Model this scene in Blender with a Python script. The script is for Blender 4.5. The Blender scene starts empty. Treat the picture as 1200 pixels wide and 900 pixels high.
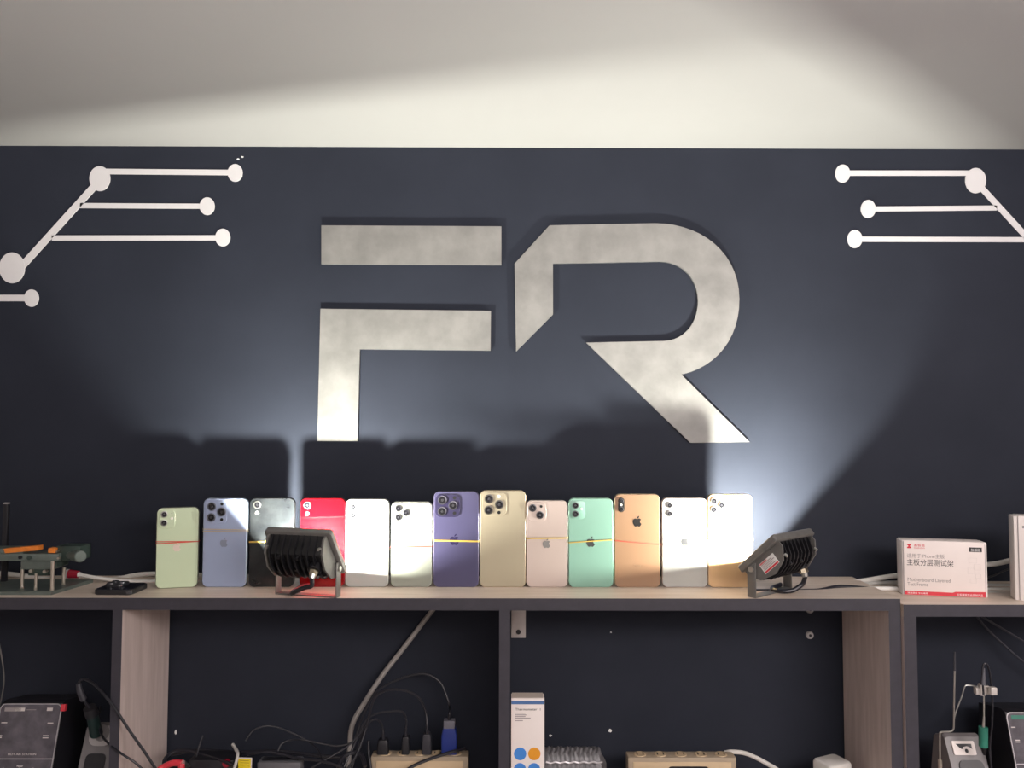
import bpy, bmesh, math, random
from mathutils import Vector, Matrix, Euler
random.seed(7)
R = math.radians
SC = bpy.context.scene
COL = SC.collection

# ------------------------------------------------------------------ camera
WALL_D = 1.38                      # distance camera -> wall; the wall is the plane y = 0
ZC = 1.75
cam_data = bpy.data.cameras.new('camera')
cam = bpy.data.objects.new('camera', cam_data)
COL.objects.link(cam)
cam_data.sensor_width = 36.0
cam_data.lens = 27.0               # 900 px on a 1200 px wide frame
cam_data.clip_start = 0.01
CROT = Matrix.Rotation(R(-0.25), 3, 'Z') @ Matrix.Rotation(R(90 + 2.62), 3, 'X') @ Matrix.Rotation(R(0.13), 3, 'Z')
CLOC = Vector((0.0, -WALL_D, ZC))
cam.matrix_world = Matrix.Translation(CLOC) @ CROT.to_4x4()
SC.camera = cam

# ------------------------------------------------------------------ world, light, exposure
w = bpy.data.worlds.new('world'); SC.world = w; w.use_nodes = True
w.node_tree.nodes['Background'].inputs[0].default_value = (0.5, 0.5, 0.55, 1)
w.node_tree.nodes['Background'].inputs[1].default_value = 0.05
LED_STRENGTH = 16500.0
ROOM_POWER = 45.0
FILL_POWER = 132.0


def area(name, loc, rot, sx, sy, power, color):
    d = bpy.data.lights.new(name, 'AREA'); d.shape = 'RECTANGLE'; d.size = sx; d.size_y = sy
    d.energy = power; d.color = color
    o = bpy.data.objects.new(name, d); COL.objects.link(o)
    o.location = loc; o.rotation_euler = rot
    return o


area('room_light', (0.9, -1.7, 2.20), (R(14), R(12), 0), 1.6, 0.6, ROOM_POWER, (1.0, 0.90, 0.87))
area('ceiling_fill', (0.5, -2.3, 1.55), (R(180), 0, 0), 2.0, 1.0, FILL_POWER, (1.0, 0.93, 0.92))  # added fill aimed upwards to brighten the ceiling, no real fixture
SC.view_settings.view_transform = 'Standard'
SC.view_settings.look = 'None'
SC.view_settings.gamma = 1.0
SC.view_settings.use_curve_mapping = False
SC.view_settings.exposure = 0.0
SC.cycles.use_denoising = True
SC.cycles.sample_clamp_indirect = 6.0
SC.cycles.max_bounces = 8


def P(u, v, D):
    """Point that pixel (u, v) of the 1200x900 frame sees at the depth D from the camera, towards the wall."""
    d = CROT @ Vector(((u - 600) / 900, -(v - 450) / 900, -1.0))
    return CLOC + d * (D / d.y)


def YD(D):
    return D - WALL_D


# ------------------------------------------------------------------ materials
def mat(name, color, rough=0.5, metal=0.0, spec=0.5, var=0.0, scale=40.0, emit=0.0, bump=0.0, coat=0.0, stretch=(1, 1, 1), color2=None):
    m = bpy.data.materials.new(name); m.use_nodes = True
    nt = m.node_tree; b = nt.nodes['Principled BSDF']
    c = (color[0], color[1], color[2], 1)
    b.inputs['Base Color'].default_value = c
    b.inputs['Roughness'].default_value = rough
    b.inputs['Metallic'].default_value = metal
    b.inputs['Specular IOR Level'].default_value = spec
    b.inputs['Coat Weight'].default_value = coat
    if emit:
        b.inputs['Emission Color'].default_value = c
        b.inputs['Emission Strength'].default_value = emit
    if var or bump or color2:
        tc = nt.nodes.new('ShaderNodeTexCoord'); mp = nt.nodes.new('ShaderNodeMapping')
        mp.inputs['Scale'].default_value = stretch
        n = nt.nodes.new('ShaderNodeTexNoise'); n.inputs['Scale'].default_value = scale; n.inputs['Detail'].default_value = 6
        n.inputs['Roughness'].default_value = 0.6
        nt.links.new(tc.outputs['Object'], mp.inputs[0]); nt.links.new(mp.outputs[0], n.inputs['Vector'])
        if var or color2:
            r = nt.nodes.new('ShaderNodeValToRGB')
            lo = tuple(max(0, x * (1 - var)) for x in color); hi = tuple(min(1, x * (1 + var)) for x in color)
            if color2:
                lo, hi = color, color2
            r.color_ramp.elements[0].position = 0.32; r.color_ramp.elements[1].position = 0.68
            r.color_ramp.elements[0].color = (*lo, 1); r.color_ramp.elements[1].color = (*hi, 1)
            nt.links.new(n.outputs[0], r.inputs[0]); nt.links.new(r.outputs[0], b.inputs['Base Color'])
        if bump:
            bp = nt.nodes.new('ShaderNodeBump'); bp.inputs['Strength'].default_value = bump; bp.inputs['Distance'].default_value = 0.002
            nt.links.new(n.outputs[0], bp.inputs['Height']); nt.links.new(bp.outputs[0], b.inputs['Normal'])
    return m


def s2l(r, g, b):
    f = lambda x: (x / 255 / 12.92) if x <= 10 else ((x / 255 + 0.055) / 1.055) ** 2.4
    return (f(r), f(g), f(b))


M_wall = mat('charcoal_paint', (0.026, 0.0295, 0.041), 0.5, spec=0.04, var=0.10, scale=5.0, bump=0.03)
M_ceil = mat('ceiling_paint', (0.385, 0.378, 0.37), 0.7, spec=0.2, var=0.02, scale=3, bump=0.02)
M_room = mat('room_paint', (0.55, 0.52, 0.50), 0.8, spec=0.2, var=0.03, scale=4)
M_floor = mat('floor_tile', (0.30, 0.27, 0.25), 0.5, var=0.1, scale=6)
M_wood_top = mat('shelf_wood_top', (0.55, 0.45, 0.37), 0.45, color2=(0.68, 0.58, 0.50), scale=6, stretch=(1.0, 12, 12))
M_wood_side = mat('shelf_wood_side', (0.53, 0.44, 0.41), 0.5, color2=(0.68, 0.58, 0.55), scale=6, stretch=(12, 12, 1.2))
M_edge = mat('dark_edge_band', (0.040, 0.038, 0.050), 0.45, var=0.1, scale=60)
M_letter = mat('silver_mottled', (0.155, 0.151, 0.144), 0.45, metal=0.15, color2=(0.235, 0.229, 0.218), scale=16, bump=0.05)
M_letter_side = mat('letter_side_dark', (0.10, 0.10, 0.10), 0.5)
M_vinyl = mat('white_vinyl', (0.66, 0.645, 0.65), 0.55, var=0.02, scale=30)
M_chip = mat('bare_plaster', (0.75, 0.75, 0.74), 0.8, var=0.05)
M_black = mat('black_plastic', (0.012, 0.012, 0.016), 0.4, var=0.1, scale=80)
M_blackcable = mat('black_rubber_cable', (0.012, 0.012, 0.018), 0.35)
M_greycable = mat('grey_white_cable', (0.48, 0.47, 0.45), 0.45, var=0.04, scale=50)
M_whitecable = mat('white_cable', (0.66, 0.64, 0.61), 0.4, var=0.03, scale=50)
M_alu_dark = mat('dark_anodised_housing', (0.02, 0.02, 0.021), 0.42, metal=0.3, var=0.12, scale=70)
M_alu_rim = mat('grey_powder_coat', (0.16, 0.155, 0.147), 0.42, metal=0.3, var=0.1, scale=90)
M_fin = mat('black_fins', (0.014, 0.014, 0.017), 0.35, metal=0.2, var=0.1, scale=70)
M_steel = mat('bright_steel', (0.62, 0.61, 0.58), 0.28, metal=1.0, var=0.05, scale=60)
M_brass = mat('nickel_brass', (0.62, 0.54, 0.40), 0.25, metal=1.0)
M_led = mat('led_chip', (1.0, 1.0, 0.89), 0.5, emit=LED_STRENGTH)
M_reflector = mat('reflector_grey', (0.07, 0.07, 0.07), 0.4, metal=0.4)
M_white = mat('white_print', (0.80, 0.79, 0.78), 0.6)
M_card = mat('white_carton', (0.76, 0.70, 0.675), 0.55, var=0.02, scale=25)
M_ink = mat('dark_ink', (0.035, 0.032, 0.035), 0.6)
M_ink_grey = mat('grey_ink', (0.30, 0.27, 0.27), 0.6)
M_ink_pale = mat('pale_grey_ink', (0.60, 0.55, 0.54), 0.6)
M_red = mat('red_print', (0.62, 0.035, 0.055), 0.5)
M_blue = mat('blue_print', (0.05, 0.22, 0.62), 0.5)
M_bluestripe = mat('slate_blue_print', (0.07, 0.15, 0.34), 0.5)
M_orange = mat('orange_print', (0.72, 0.30, 0.02), 0.5)
M_orange_heat = mat('orange_silicone', (0.75, 0.22, 0.03), 0.5, var=0.1, scale=100)
M_teal = mat('teal_rubber', (0.022, 0.17, 0.12), 0.5, var=0.08, scale=60)
M_darkteal = mat('dark_teal_rubber', (0.004, 0.022, 0.022), 0.45)
M_fixture = mat('grey_green_alloy', (0.16, 0.195, 0.178), 0.4, metal=0.5, var=0.12, scale=50)
M_fixture_dark = mat('dark_green_alloy', (0.05, 0.075, 0.065), 0.4, metal=0.4, var=0.12, scale=50)
M_pillar = mat('warm_steel', (0.60, 0.55, 0.48), 0.3, metal=0.9)
M_redplug = mat('red_clear_plastic', (0.30, 0.012, 0.03), 0.25, spec=0.6)
M_beige = mat('beige_plastic', (0.55, 0.42, 0.27), 0.45, var=0.04, scale=20)
M_beige_edge = mat('beige_plastic_edge', (0.36, 0.29, 0.21), 0.45, var=0.05, scale=20)
M_blueplug = mat('blue_plastic', (0.012, 0.03, 0.20), 0.4)
M_yellow = mat('yellow_tag', (0.75, 0.58, 0.02), 0.5)
M_redhandle = mat('red_grip', (0.65, 0.04, 0.06), 0.35)
M_screenpanel = mat('glossy_panel', (0.055, 0.05, 0.062), 0.25, color2=(0.13, 0.12, 0.14), scale=35)
M_silverline = mat('silver_trim', (0.55, 0.53, 0.56), 0.35, metal=0.6)
M_standgrey = mat('grey_stand_plastic', (0.17, 0.16, 0.165), 0.45, var=0.06, scale=50)
M_standlight = mat('light_grey_stand', (0.38, 0.36, 0.36), 0.4, var=0.04, scale=50)
M_wrap = mat('silver_bubble_wrap', (0.06, 0.06, 0.065), 0.4, metal=0.2, color2=(0.17, 0.165, 0.175), scale=120, stretch=(1.6, 1, 0.4))
M_glassdark = mat('lens_glass', (0.01, 0.01, 0.013), 0.08, spec=0.7)
M_lensring = mat('lens_ring', (0.10, 0.10, 0.11), 0.3, metal=0.8)
M_lensring_light = mat('lens_ring_light', (0.35, 0.35, 0.34), 0.3, metal=0.8)
M_flash = mat('flash_diffuser', (0.80, 0.78, 0.70), 0.3)
M_screen = mat('black_screen_glass', (0.008, 0.008, 0.010), 0.1)

# thin clear glass of the lamps
M_pane = bpy.data.materials.new('clear_lamp_glass'); M_pane.use_nodes = True
_nt = M_pane.node_tree; _nt.nodes.clear()
_o = _nt.nodes.new('ShaderNodeOutputMaterial'); _mx = _nt.nodes.new('ShaderNodeMixShader')
_t = _nt.nodes.new('ShaderNodeBsdfTransparent'); _g = _nt.nodes.new('ShaderNodeBsdfGlossy'); _g.inputs['Roughness'].default_value = 0.05
_mx.inputs[0].default_value = 0.05
_nt.links.new(_t.outputs[0], _mx.inputs[1]); _nt.links.new(_g.outputs[0], _mx.inputs[2]); _nt.links.new(_mx.outputs[0], _o.inputs[0])


# ------------------------------------------------------------------ mesh helpers
def obj(name, bm, m, parent=None, smooth=True, loc=None):
    bmesh.ops.recalc_face_normals(bm, faces=bm.faces)
    me = bpy.data.meshes.new(name); bm.to_mesh(me); bm.free()
    for x in (m if isinstance(m, (list, tuple)) else [m]):
        me.materials.append(x)
    if smooth:
        me.shade_smooth(); me.set_sharp_from_angle(angle=R(33))
    o = bpy.data.objects.new(name, me); COL.objects.link(o)
    if parent is not None:
        o.parent = parent
    if loc is not None:
        o.location = loc
    return o


def tag(o, label=None, cat=None, group=None, kind=None):
    if label: o['label'] = label
    if cat: o['category'] = cat
    if group: o['group'] = group
    if kind: o['kind'] = kind
    return o


def thing(name, label, cat, loc, rz=0.0, group=None):
    o = bpy.data.objects.new(name, None); COL.objects.link(o)
    o.empty_display_size = 0.02
    o.location = loc; o.rotation_euler = (0, 0, rz)
    return tag(o, label, cat, group)


def NB():
    return bmesh.new()


def box(bm, x0, x1, y0, y1, z0, z1, bev=0.0, mi=0, M=None):
    vs = [bm.verts.new((x, y, z)) for x in (x0, x1) for y in (y0, y1) for z in (z0, z1)]
    F = [(0, 1, 3, 2), (4, 6, 7, 5), (0, 4, 5, 1), (2, 3, 7, 6), (0, 2, 6, 4), (1, 5, 7, 3)]
    fs = [bm.faces.new([vs[i] for i in f]) for f in F]
    for f in fs: f.material_index = mi
    if bev:
        es = list({e for f in fs for e in f.edges})
        r = bmesh.ops.bevel(bm, geom=es, offset=bev, segments=2, affect='EDGES', profile=0.5)
        vs = list({v for f in r['faces'] for v in f.verts} | {v for v in vs if v.is_valid})
        for f in r['faces']: f.material_index = mi
    if M is not None:
        bmesh.ops.transform(bm, matrix=M, verts=[v for v in vs if v.is_valid])
    return vs


def rrect(wd, ht, r, n=6, cx=0.0, cy=0.0):
    r = min(r, wd / 2 - 1e-6, ht / 2 - 1e-6)
    pts = []
    for (sx, sy, a0) in ((1, 1, 0), (-1, 1, 90), (-1, -1, 180), (1, -1, 270)):
        for i in range(n + 1):
            a = R(a0 + 90 * i / n)
            pts.append((cx + sx * (wd / 2 - r) + r * math.cos(a), cy + sy * (ht / 2 - r) + r * math.sin(a)))
    return pts


def circ(cx, cy, rx, ry=None, n=24):
    ry = ry or rx
    return [(cx + rx * math.cos(2 * math.pi * i / n), cy + ry * math.sin(2 * math.pi * i / n)) for i in range(n)]


def loft(bm, rings, cap0=True, cap1=True, mi=0, closed=True):
    """Rings of 3-D points with equal counts."""
    V = [[bm.verts.new(p) for p in r] for r in rings]
    n = len(V[0])
    for a, b in zip(V[:-1], V[1:]):
        for i in range(n if closed else n - 1):
            f = bm.faces.new((a[i], a[(i + 1) % n], b[(i + 1) % n], b[i])); f.material_index = mi
    if cap0:
        f = bm.faces.new(V[0][::-1]); f.material_index = mi
    if cap1:
        f = bm.faces.new(V[-1]); f.material_index = mi
    return V


def prism_y(bm, pts, y0, y1, mi=0, M=None):
    """Outline in (x, z) extruded along y."""
    V = loft(bm, [[Vector((p[0], y0, p[1])) for p in pts], [Vector((p[0], y1, p[1])) for p in pts]], mi=mi)
    if M is not None:
        bmesh.ops.transform(bm, matrix=M, verts=[v for r in V for v in r])


def prism_x(bm, pts, x0, x1, mi=0, M=None):
    V = loft(bm, [[Vector((x0, p[0], p[1])) for p in pts], [Vector((x1, p[0], p[1])) for p in pts]], mi=mi)
    if M is not None:
        bmesh.ops.transform(bm, matrix=M, verts=[v for r in V for v in r])


def cyl(bm, a, b, r0, r1=None, n=16, mi=0):
    a = Vector(a); b = Vector(b); r1 = r0 if r1 is None else r1
    d = (b - a).normalized()
    q = d.to_track_quat('Z', 'Y').to_matrix()
    rings = []
    for c, r in ((a, r0), (b, r1)):
        rings.append([c + q @ Vector((r * math.cos(2 * math.pi * i / n), r * math.sin(2 * math.pi * i / n), 0)) for i in range(n)])
    loft(bm, rings, mi=mi)


def smooth_path(pts, k=8):
    pts = [Vector(p) for p in pts]
    if len(pts) < 3:
        return pts
    q = [pts[0] * 2 - pts[1]] + pts + [pts[-1] * 2 - pts[-2]]
    out = []
    for i in range(1, len(q) - 2):
        p0, p1, p2, p3 = q[i - 1], q[i], q[i + 1], q[i + 2]
        for j in range(k):
            t = j / k
            out.append(0.5 * ((2 * p1) + (p2 - p0) * t + (2 * p0 - 5 * p1 + 4 * p2 - p3) * t * t + (3 * p1 - p0 - 3 * p2 + p3) * t ** 3))
    out.append(pts[-1])
    return out


def tube(bm, pts, r, n=10, k=8, mi=0, smooth=True):
    pts = smooth_path(pts, k) if smooth else [Vector(p) for p in pts]
    rr = r if isinstance(r, (list, tuple)) else None
    rings = []; up = Vector((0, 0, 1)); prev = None
    for i, p in enumerate(pts):
        d = (pts[min(i + 1, len(pts) - 1)] - pts[max(i - 1, 0)]).normalized()
        if prev is None:
            a = d.orthogonal().normalized()
        else:
            a = (prev - d * prev.dot(d)).normalized()
        prev = a; b = d.cross(a)
        rad = r if rr is None else rr[0] + (rr[1] - rr[0]) * i / (len(pts) - 1)
        rings.append([p + (a * math.cos(2 * math.pi * j / n) + b * math.sin(2 * math.pi * j / n)) * rad for j in range(n)])
    loft(bm, rings, mi=mi)


def text_mesh(body, size, align='LEFT', extr=0.0001):
    cu = bpy.data.curves.new('txt', 'FONT'); cu.body = body; cu.size = size; cu.align_x = align; cu.extrude = extr
    o = bpy.data.objects.new('txt', cu); COL.objects.link(o)
    dg = bpy.context.evaluated_depsgraph_get(); dg.update()
    me = bpy.data.meshes.new_from_object(o.evaluated_get(dg))
    bpy.data.objects.remove(o); bpy.data.curves.remove(cu)
    return me


def text(name, body, m, parent, loc, size=None, width=None, rot=(R(90), 0, 0), align='LEFT', extr=0.0001):
    """Lettering as a thin solid on a surface that faces -y of its parent."""
    me = text_mesh(body, size or 0.01, align, extr)
    if width:
        xs = [v.co.x for v in me.vertices]
        k = width / max(1e-6, max(xs) - min(xs))
        me.transform(Matrix.Diagonal((k, k if not size else 1, 1, 1)))
    me.materials.clear(); me.materials.append(m)
    o = bpy.data.objects.new(name, me); COL.objects.link(o)
    o.parent = parent; o.location = loc; o.rotation_euler = rot
    return o


# ------------------------------------------------------------------ the room
ZCEIL = P(600, 173.0, WALL_D).z
ZS = P(600, 701.2, 1.204).z            # upper face of the top board
ZB = ZS - 0.338                        # upper face of the lower board


def plane_box(name, x0, x1, y0, y1, z0, z1, m):
    bm = NB(); box(bm, x0, x1, y0, y1, z0, z1)
    return tag(obj(name, bm, m), kind='structure')


RX, RY = 2.4, -3.6
wall_back = plane_box('wall_back', -RX - .1, RX + .1, 0.0, 0.12, -0.1, ZCEIL + .1, M_wall)
plane_box('ceiling', -RX - .1, RX + .1, RY - .1, 0.0, ZCEIL, ZCEIL + 0.1, M_ceil)
plane_box('floor', -RX - .1, RX + .1, RY - .1, 0.0, -0.1, 0.0, M_floor)
plane_box('wall_left', -RX - .1, -RX, RY, 0.0, 0.0, ZCEIL, M_room)
plane_box('wall_right', RX, RX + .1, RY, 0.0, 0.0, ZCEIL, M_room)
plane_box('wall_front', -RX - .1, RX + .1, RY - .1, RY, 0.0, ZCEIL, M_room)

# chips of bare plaster in the wall paint
for (u, v, a, b) in ((279, 186.5, 2.0, 1.2), (284, 184, 1.6, 1.1), (206, 858, 1.3, 2.8), (645, 862, 2.0, 1.3), (715, 856, 2.2, 2.0), (716, 741, 1.0, .8)):
    c = P(u, v, WALL_D); bm = NB(); k = 1.53e-3
    pts = [(c.x + a * k * math.cos(t) * random.uniform(.7, 1.1), c.z + b * k * math.sin(t) * random.uniform(.7, 1.1)) for t in [i * math.pi / 5 for i in range(10)]]
    prism_y(bm, pts, -0.0006, 0.001)
    o = obj('paint_chip', bm, M_chip, wall_back); o['label'] = 'white chip in the dark paint'


# ------------------------------------------------------------------ letters on the wall
def wall_pts(px, D=WALL_D):
    return [(P(u, v, D).x, P(u, v, D).z) for (u, v) in px]


def bez(p0, p1, p2, p3, n=10):
    out = []
    for i in range(1, n + 1):
        t = i / n; s = 1 - t
        out.append(tuple(s ** 3 * a + 3 * s * s * t * b + 3 * s * t * t * c + t ** 3 * d for a, b, c, d in zip(p0, p1, p2, p3)))
    return out


LT = 0.0052


def plate(name, px, parent, D=WALL_D - 0.0052):
    ox, oz = parent.location.x, parent.location.z
    pts = [(x - ox, z - oz) for x, z in wall_pts(px, D)]
    bm = NB()
    V = loft(bm, [[Vector((x, -LT, z)) for x, z in pts], [Vector((x, 0, z)) for x, z in pts]])
    for f in bm.faces:
        f.material_index = 1 if len(f.verts) == 4 and len({round(v.co.y, 5) for v in f.verts}) == 2 else 0
    return obj(name, bm, [M_letter, M_letter_side], parent, smooth=False)


c = P(475, 390, WALL_D)
fl = thing('wall_letter', 'big silver letter F in two pieces on the dark wall', 'letter', (c.x, 0, c.z), group='silver wall letters')
plate('upper_bar', [(376.5, 264), (587.5, 265.2), (587.5, 310.5), (376.5, 309.5)], fl)
plate('lower_stroke', [(375.5, 361.8), (575.2, 364.2), (574.8, 410.8), (421.5, 409.2), (419, 516.8), (371.8, 516.8)], fl)
c = P(735, 390, WALL_D)
rl = thing('wall_letter', 'big silver letter R with open left side on the dark wall', 'letter', (c.x, 0, c.z), group='silver wall letters')
rp = [(603, 309), (644, 264)]
rp += [(767, 261.5)]
rp += bez((767, 261.5), (822, 261.5), (866, 296), (866.5, 350), 14)
rp += bez((866.5, 350), (867, 396), (840, 430), (798.5, 439), 12)
rp += [(878.5, 518), (809, 519), (687, 401.5), (779, 399.5)]
rp += bez((779, 399.5), (803, 398), (818, 378), (818, 352), 12)
rp += bez((818, 352), (817, 326), (800, 306.5), (773, 306.5), 12)
rp += [(648, 308.8), (648, 368.5), (604.8, 412)]
plate('letter_face', rp, rl)


# circuit-trace graphics: flat vinyl discs and lines
def line_pts(p, q, wd):
    p = Vector(p); q = Vector(q); d = (q - p).normalized(); n = Vector((-d.y, d.x)) * wd / 2
    return [tuple(p + n), tuple(q + n), tuple(q - n), tuple(p - n)]


VT = 0.0009


def vinyl(name, px, parent, t=VT):
    ox, oz = parent.location.x, parent.location.z
    bm = NB(); prism_y(bm, [(x - ox, z - oz) for x, z in wall_pts(px)], -t, 0)
    return obj(name, bm, M_vinyl, parent, smooth=False)


c = P(140, 265, WALL_D)
g = thing('circuit_graphic', 'white circuit trace graphic with three branches left of the letter F', 'wall graphic', (c.x, 0, c.z), group='circuit trace graphics')
for (u, v, rx, ry) in ((117.3, 209.5, 12.2, 14.6), (14.5, 314, 15, 18)):
    vinyl('disc', circ(u, v, rx, ry, 36), g, 0.0014)
for (u, v) in ((275.8, 202.8), (243, 241.8), (261.3, 278.5)):
    vinyl('end_disc', circ(u, v, 8.8, 10.4, 32), g, 0.0014)
for p, q, wd in (((122, 201), (270, 202.3), 6.4), ((94, 241), (238, 241.8), 6), ((61, 279), (256, 278.8), 6.2), ((112, 217), (26, 312), 8.4)):
    vinyl('trace_line', line_pts(p, q, wd), g)
c = P(10, 350, WALL_D)
g = thing('circuit_graphic', 'short white line ending in a disc at the left edge below the branched graphic', 'wall graphic', (c.x, 0, c.z), group='circuit trace graphics')
vinyl('end_disc', circ(37.3, 349.5, 8.6, 10.2, 32), g, 0.0014)
vinyl('trace_line', line_pts((-60, 349.3), (32, 349.3), 7.5), g)
c = P(1080, 245, WALL_D)
g = thing('circuit_graphic', 'white circuit trace graphic with three branches right of the letter R', 'wall graphic', (c.x, 0, c.z), group='circuit trace graphics')
vinyl('disc', circ(1143, 211.8, 12.2, 14.8, 36), g, 0.0014)
vinyl('disc', circ(1240, 318, 14, 17, 36), g, 0.0014)
for (u, v) in ((987.3, 203.6), (1017.2, 245), (1001.5, 280.2)):
    vinyl('end_disc', circ(u, v, 8.7, 10.6, 32), g, 0.0014)
for p, q, wd in (((992, 203), (1138, 203), 6.2), ((1022, 245), (1168, 243.8), 5.8), ((1006, 280.4), (1210, 281), 6), ((1148, 218), (1236, 314), 7)):
    vinyl('trace_line', line_pts(p, q, wd), g)

# ------------------------------------------------------------------ shelving
DF = 1.204; DBK = 1.372
TB = 0.0185


def board(name, x0, x1, y0, y1, z0, z1, m, parent, edge=True):
    bm = NB(); box(bm, x0, x1, y0, y1, z0, z1)
    bm.normal_update()
    if edge:
        bmesh.ops.recalc_face_normals(bm, faces=bm.faces)
        for f in bm.faces:
            if f.normal.y < -0.9: f.material_index = 1
    return obj(name, bm, [m, M_edge], parent, smooth=False)


def ux(u, v, D): return P(u, v, D).x


def shelf_unit(label, xL, xR, xs, zt, df, foot_extra):
    """xs: list of (x0, x1, name) of uprights."""
    root = thing('shelving_unit', label, 'shelf', ((xL + xR) / 2, YD(df), 0))
    ox = (xL + xR) / 2; oy = YD(df)
    f0 = 0.0; b0 = YD(DBK) - oy
    board('top_board', xL - ox, xR - ox, f0, b0, zt - TB, zt, M_wood_top, root)
    for (a, b, nm) in xs:
        board(nm, a - ox, b - ox, f0, b0, 0.0, zt - TB, M_wood_side, root)
    inner = sorted(xs)
    for i in range(len(inner) - 1):
        for zz in (ZB, ZB - 0.338, ZB - 0.676, 0.08):
            board('shelf_board', inner[i][1] - ox, inner[i + 1][0] - ox, f0 + 0.001, b0, zz - TB, zz, M_wood_top, root)
    return root


DV = DF
xd1 = (ux(130, 800, DV), ux(141.5, 800, DV)); xd2 = (ux(584.8, 800, DV), ux(597.8, 800, DV)); xd3 = (ux(1043, 800, DV), ux(1057.0, 800, DV))
pitch = xd2[0] - xd1[0]
xd0 = (xd1[0] - pitch, xd1[1] - pitch)
unit = shelf_unit('long open shelving unit with pale wood top holding the row of phones', xd0[0], xd3[1],
                  [(xd0[0], xd0[1], 'side_panel'), (xd1[0], xd1[1], 'divider'), (xd2[0], xd2[1], 'divider'), (xd3[0], xd3[1], 'side_panel')], ZS, DF, 0)
DF2 = 1.199
ZS2 = P(1120, 708.6, DF2).z
x20 = xd3[1] + 0.0022
xe = (x20, x20 + 0.0195)
unit2 = shelf_unit('separate shelving unit at right, slightly lower, under the two white cartons', x20, x20 + 0.62,
                   [(xe[0], xe[1], 'side_panel'), (x20 + 0.60, x20 + 0.62, 'side_panel')], ZS2, DF2, 0)

# corner bracket and screws on the wall inside the unit
cb = P(607.5, 747, WALL_D)
br = thing('corner_bracket', 'pale metal corner bracket on the wall right of the middle divider', 'bracket', (cb.x, 0, cb.z))
bm = NB(); box(bm, -0.0128, 0.0128, -0.003, 0, 0, ZS - TB - cb.z, 0.0006)
box(bm, -0.0128, 0.0128, -0.055, -0.003, ZS - TB - cb.z - 0.003, ZS - TB - cb.z, 0.0005)
obj('angle_plate', bm, mat('galvanised_plate', (0.50, 0.47, 0.46), 0.4, metal=0.4, var=0.05, scale=60), br)
bm = NB(); cyl(bm, (0, -0.0045, 0.0105), (0, -0.003, 0.0105), 0.0042)
obj('screw', bm, M_black, br)
for (u, v, lab) in ((948.5, 744, 'round pale screw head on the wall near the right side panel'), (948.5, 714, 'round pale screw head just under the top board near the right side panel')):
    c = P(u, v, WALL_D)
    s = thing('wall_screw', lab, 'screw', (c.x, 0, c.z), group='screws in the wall')
    bm = NB(); cyl(bm, (0, -0.004, 0), (0, 0, 0), 0.0062, 0.0068)
    obj('head', bm, M_standlight, s)
    bm = NB(); cyl(bm, (0, -0.0048, 0), (0, -0.0039, 0), 0.0024)
    obj('socket', bm, M_black, s)

# ------------------------------------------------------------------ phones
APPLE = ("M12.152 6.896c-.948 0-2.415-1.078-3.96-1.04-2.04.027-3.91 1.183-4.961 3.014-2.117 3.675-.546 9.103 1.519 12.09 1.013 1.454 2.208 3.09 3.792 3.039 "
         "1.52-.065 2.09-.987 3.935-.987 1.831 0 2.35.987 3.96.948 1.637-.026 2.676-1.48 3.676-2.948 1.156-1.688 1.636-3.325 1.662-3.415-.039-.013-3.182-1.221-3.22-4.857"
         "-.026-3.04 2.48-4.494 2.597-4.559-1.429-2.09-3.623-2.324-4.39-2.376-2-.156-3.675 1.09-4.61 1.09z"
         "M15.53 3.83c.843-1.012 1.4-2.427 1.245-3.83-1.207.052-2.662.805-3.532 1.818-.78.896-1.454 2.338-1.273 3.714 1.338.104 2.715-.688 3.559-1.701")


def svg_outlines(s):
    import re
    toks = re.findall(r'[MmCcVvHhz]|-?\d*\.\d+|-?\d+', s)
    out = []; cur = None; p = (0.0, 0.0); i = 0; cmd = None
    while i < len(toks):
        if toks[i].isalpha():
            cmd = toks[i]; i += 1
            if cmd == 'z': continue
        if cmd == 'M':
            p = (float(toks[i]), float(toks[i + 1])); i += 2; cur = [p]; out.append(cur); cmd = 'l'
        elif cmd == 'c':
            n = [float(t) for t in toks[i:i + 6]]; i += 6
            q = [(p[0] + n[k], p[1] + n[k + 1]) for k in (0, 2, 4)]
            cur += bez(p, q[0], q[1], q[2], 5); p = q[2]
    return out


EMBLEM = [[((x - 12.0) / 24.0, (12.0 - y) / 24.0) for x, y in o] for o in svg_outlines(APPLE)]


def band(parent, name, wd, th, z0, z1, m, hgt=0.0017):
    """Elastic band looped round a phone; z0 at its left edge, z1 at its right."""
    o = 0.0007
    inner = rrect(wd + 0.0004, th + 0.0022, 0.0025, 4); outer = rrect(wd + 0.0004 + 2 * o, th + 0.0022 + 2 * o, 0.0032, 4)
    f = lambda x: z0 + (z1 - z0) * (x / wd + 0.5)
    n = len(inner); bm = NB()
    V = []
    for a, b in zip(inner, outer):
        V.append([bm.verts.new((b[0], b[1], f(b[0]) - hgt / 2)), bm.verts.new((b[0], b[1], f(b[0]) + hgt / 2)),
                  bm.verts.new((a[0], a[1], f(a[0]) + hgt / 2)), bm.verts.new((a[0], a[1], f(a[0]) - hgt / 2))])
    for i in range(n):
        j = (i + 1) % n
        for k in range(4):
            bm.faces.new((V[i][k], V[j][k], V[j][(k + 1) % 4], V[i][(k + 1) % 4]))
    return obj(name, bm, m, parent)


M_bandR = mat('red_rubber', (0.62, 0.06, 0.04), 0.5)
M_bandY = mat('yellow_rubber', (0.62, 0.42, 0.08), 0.5)
M_bandD = mat('dark_yellow_rubber', (0.26, 0.20, 0.06), 0.5)
M_bandT = mat('tan_rubber', (0.50, 0.40, 0.27), 0.5)

PH_T = 0.0082
PH_D = 1.283


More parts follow.
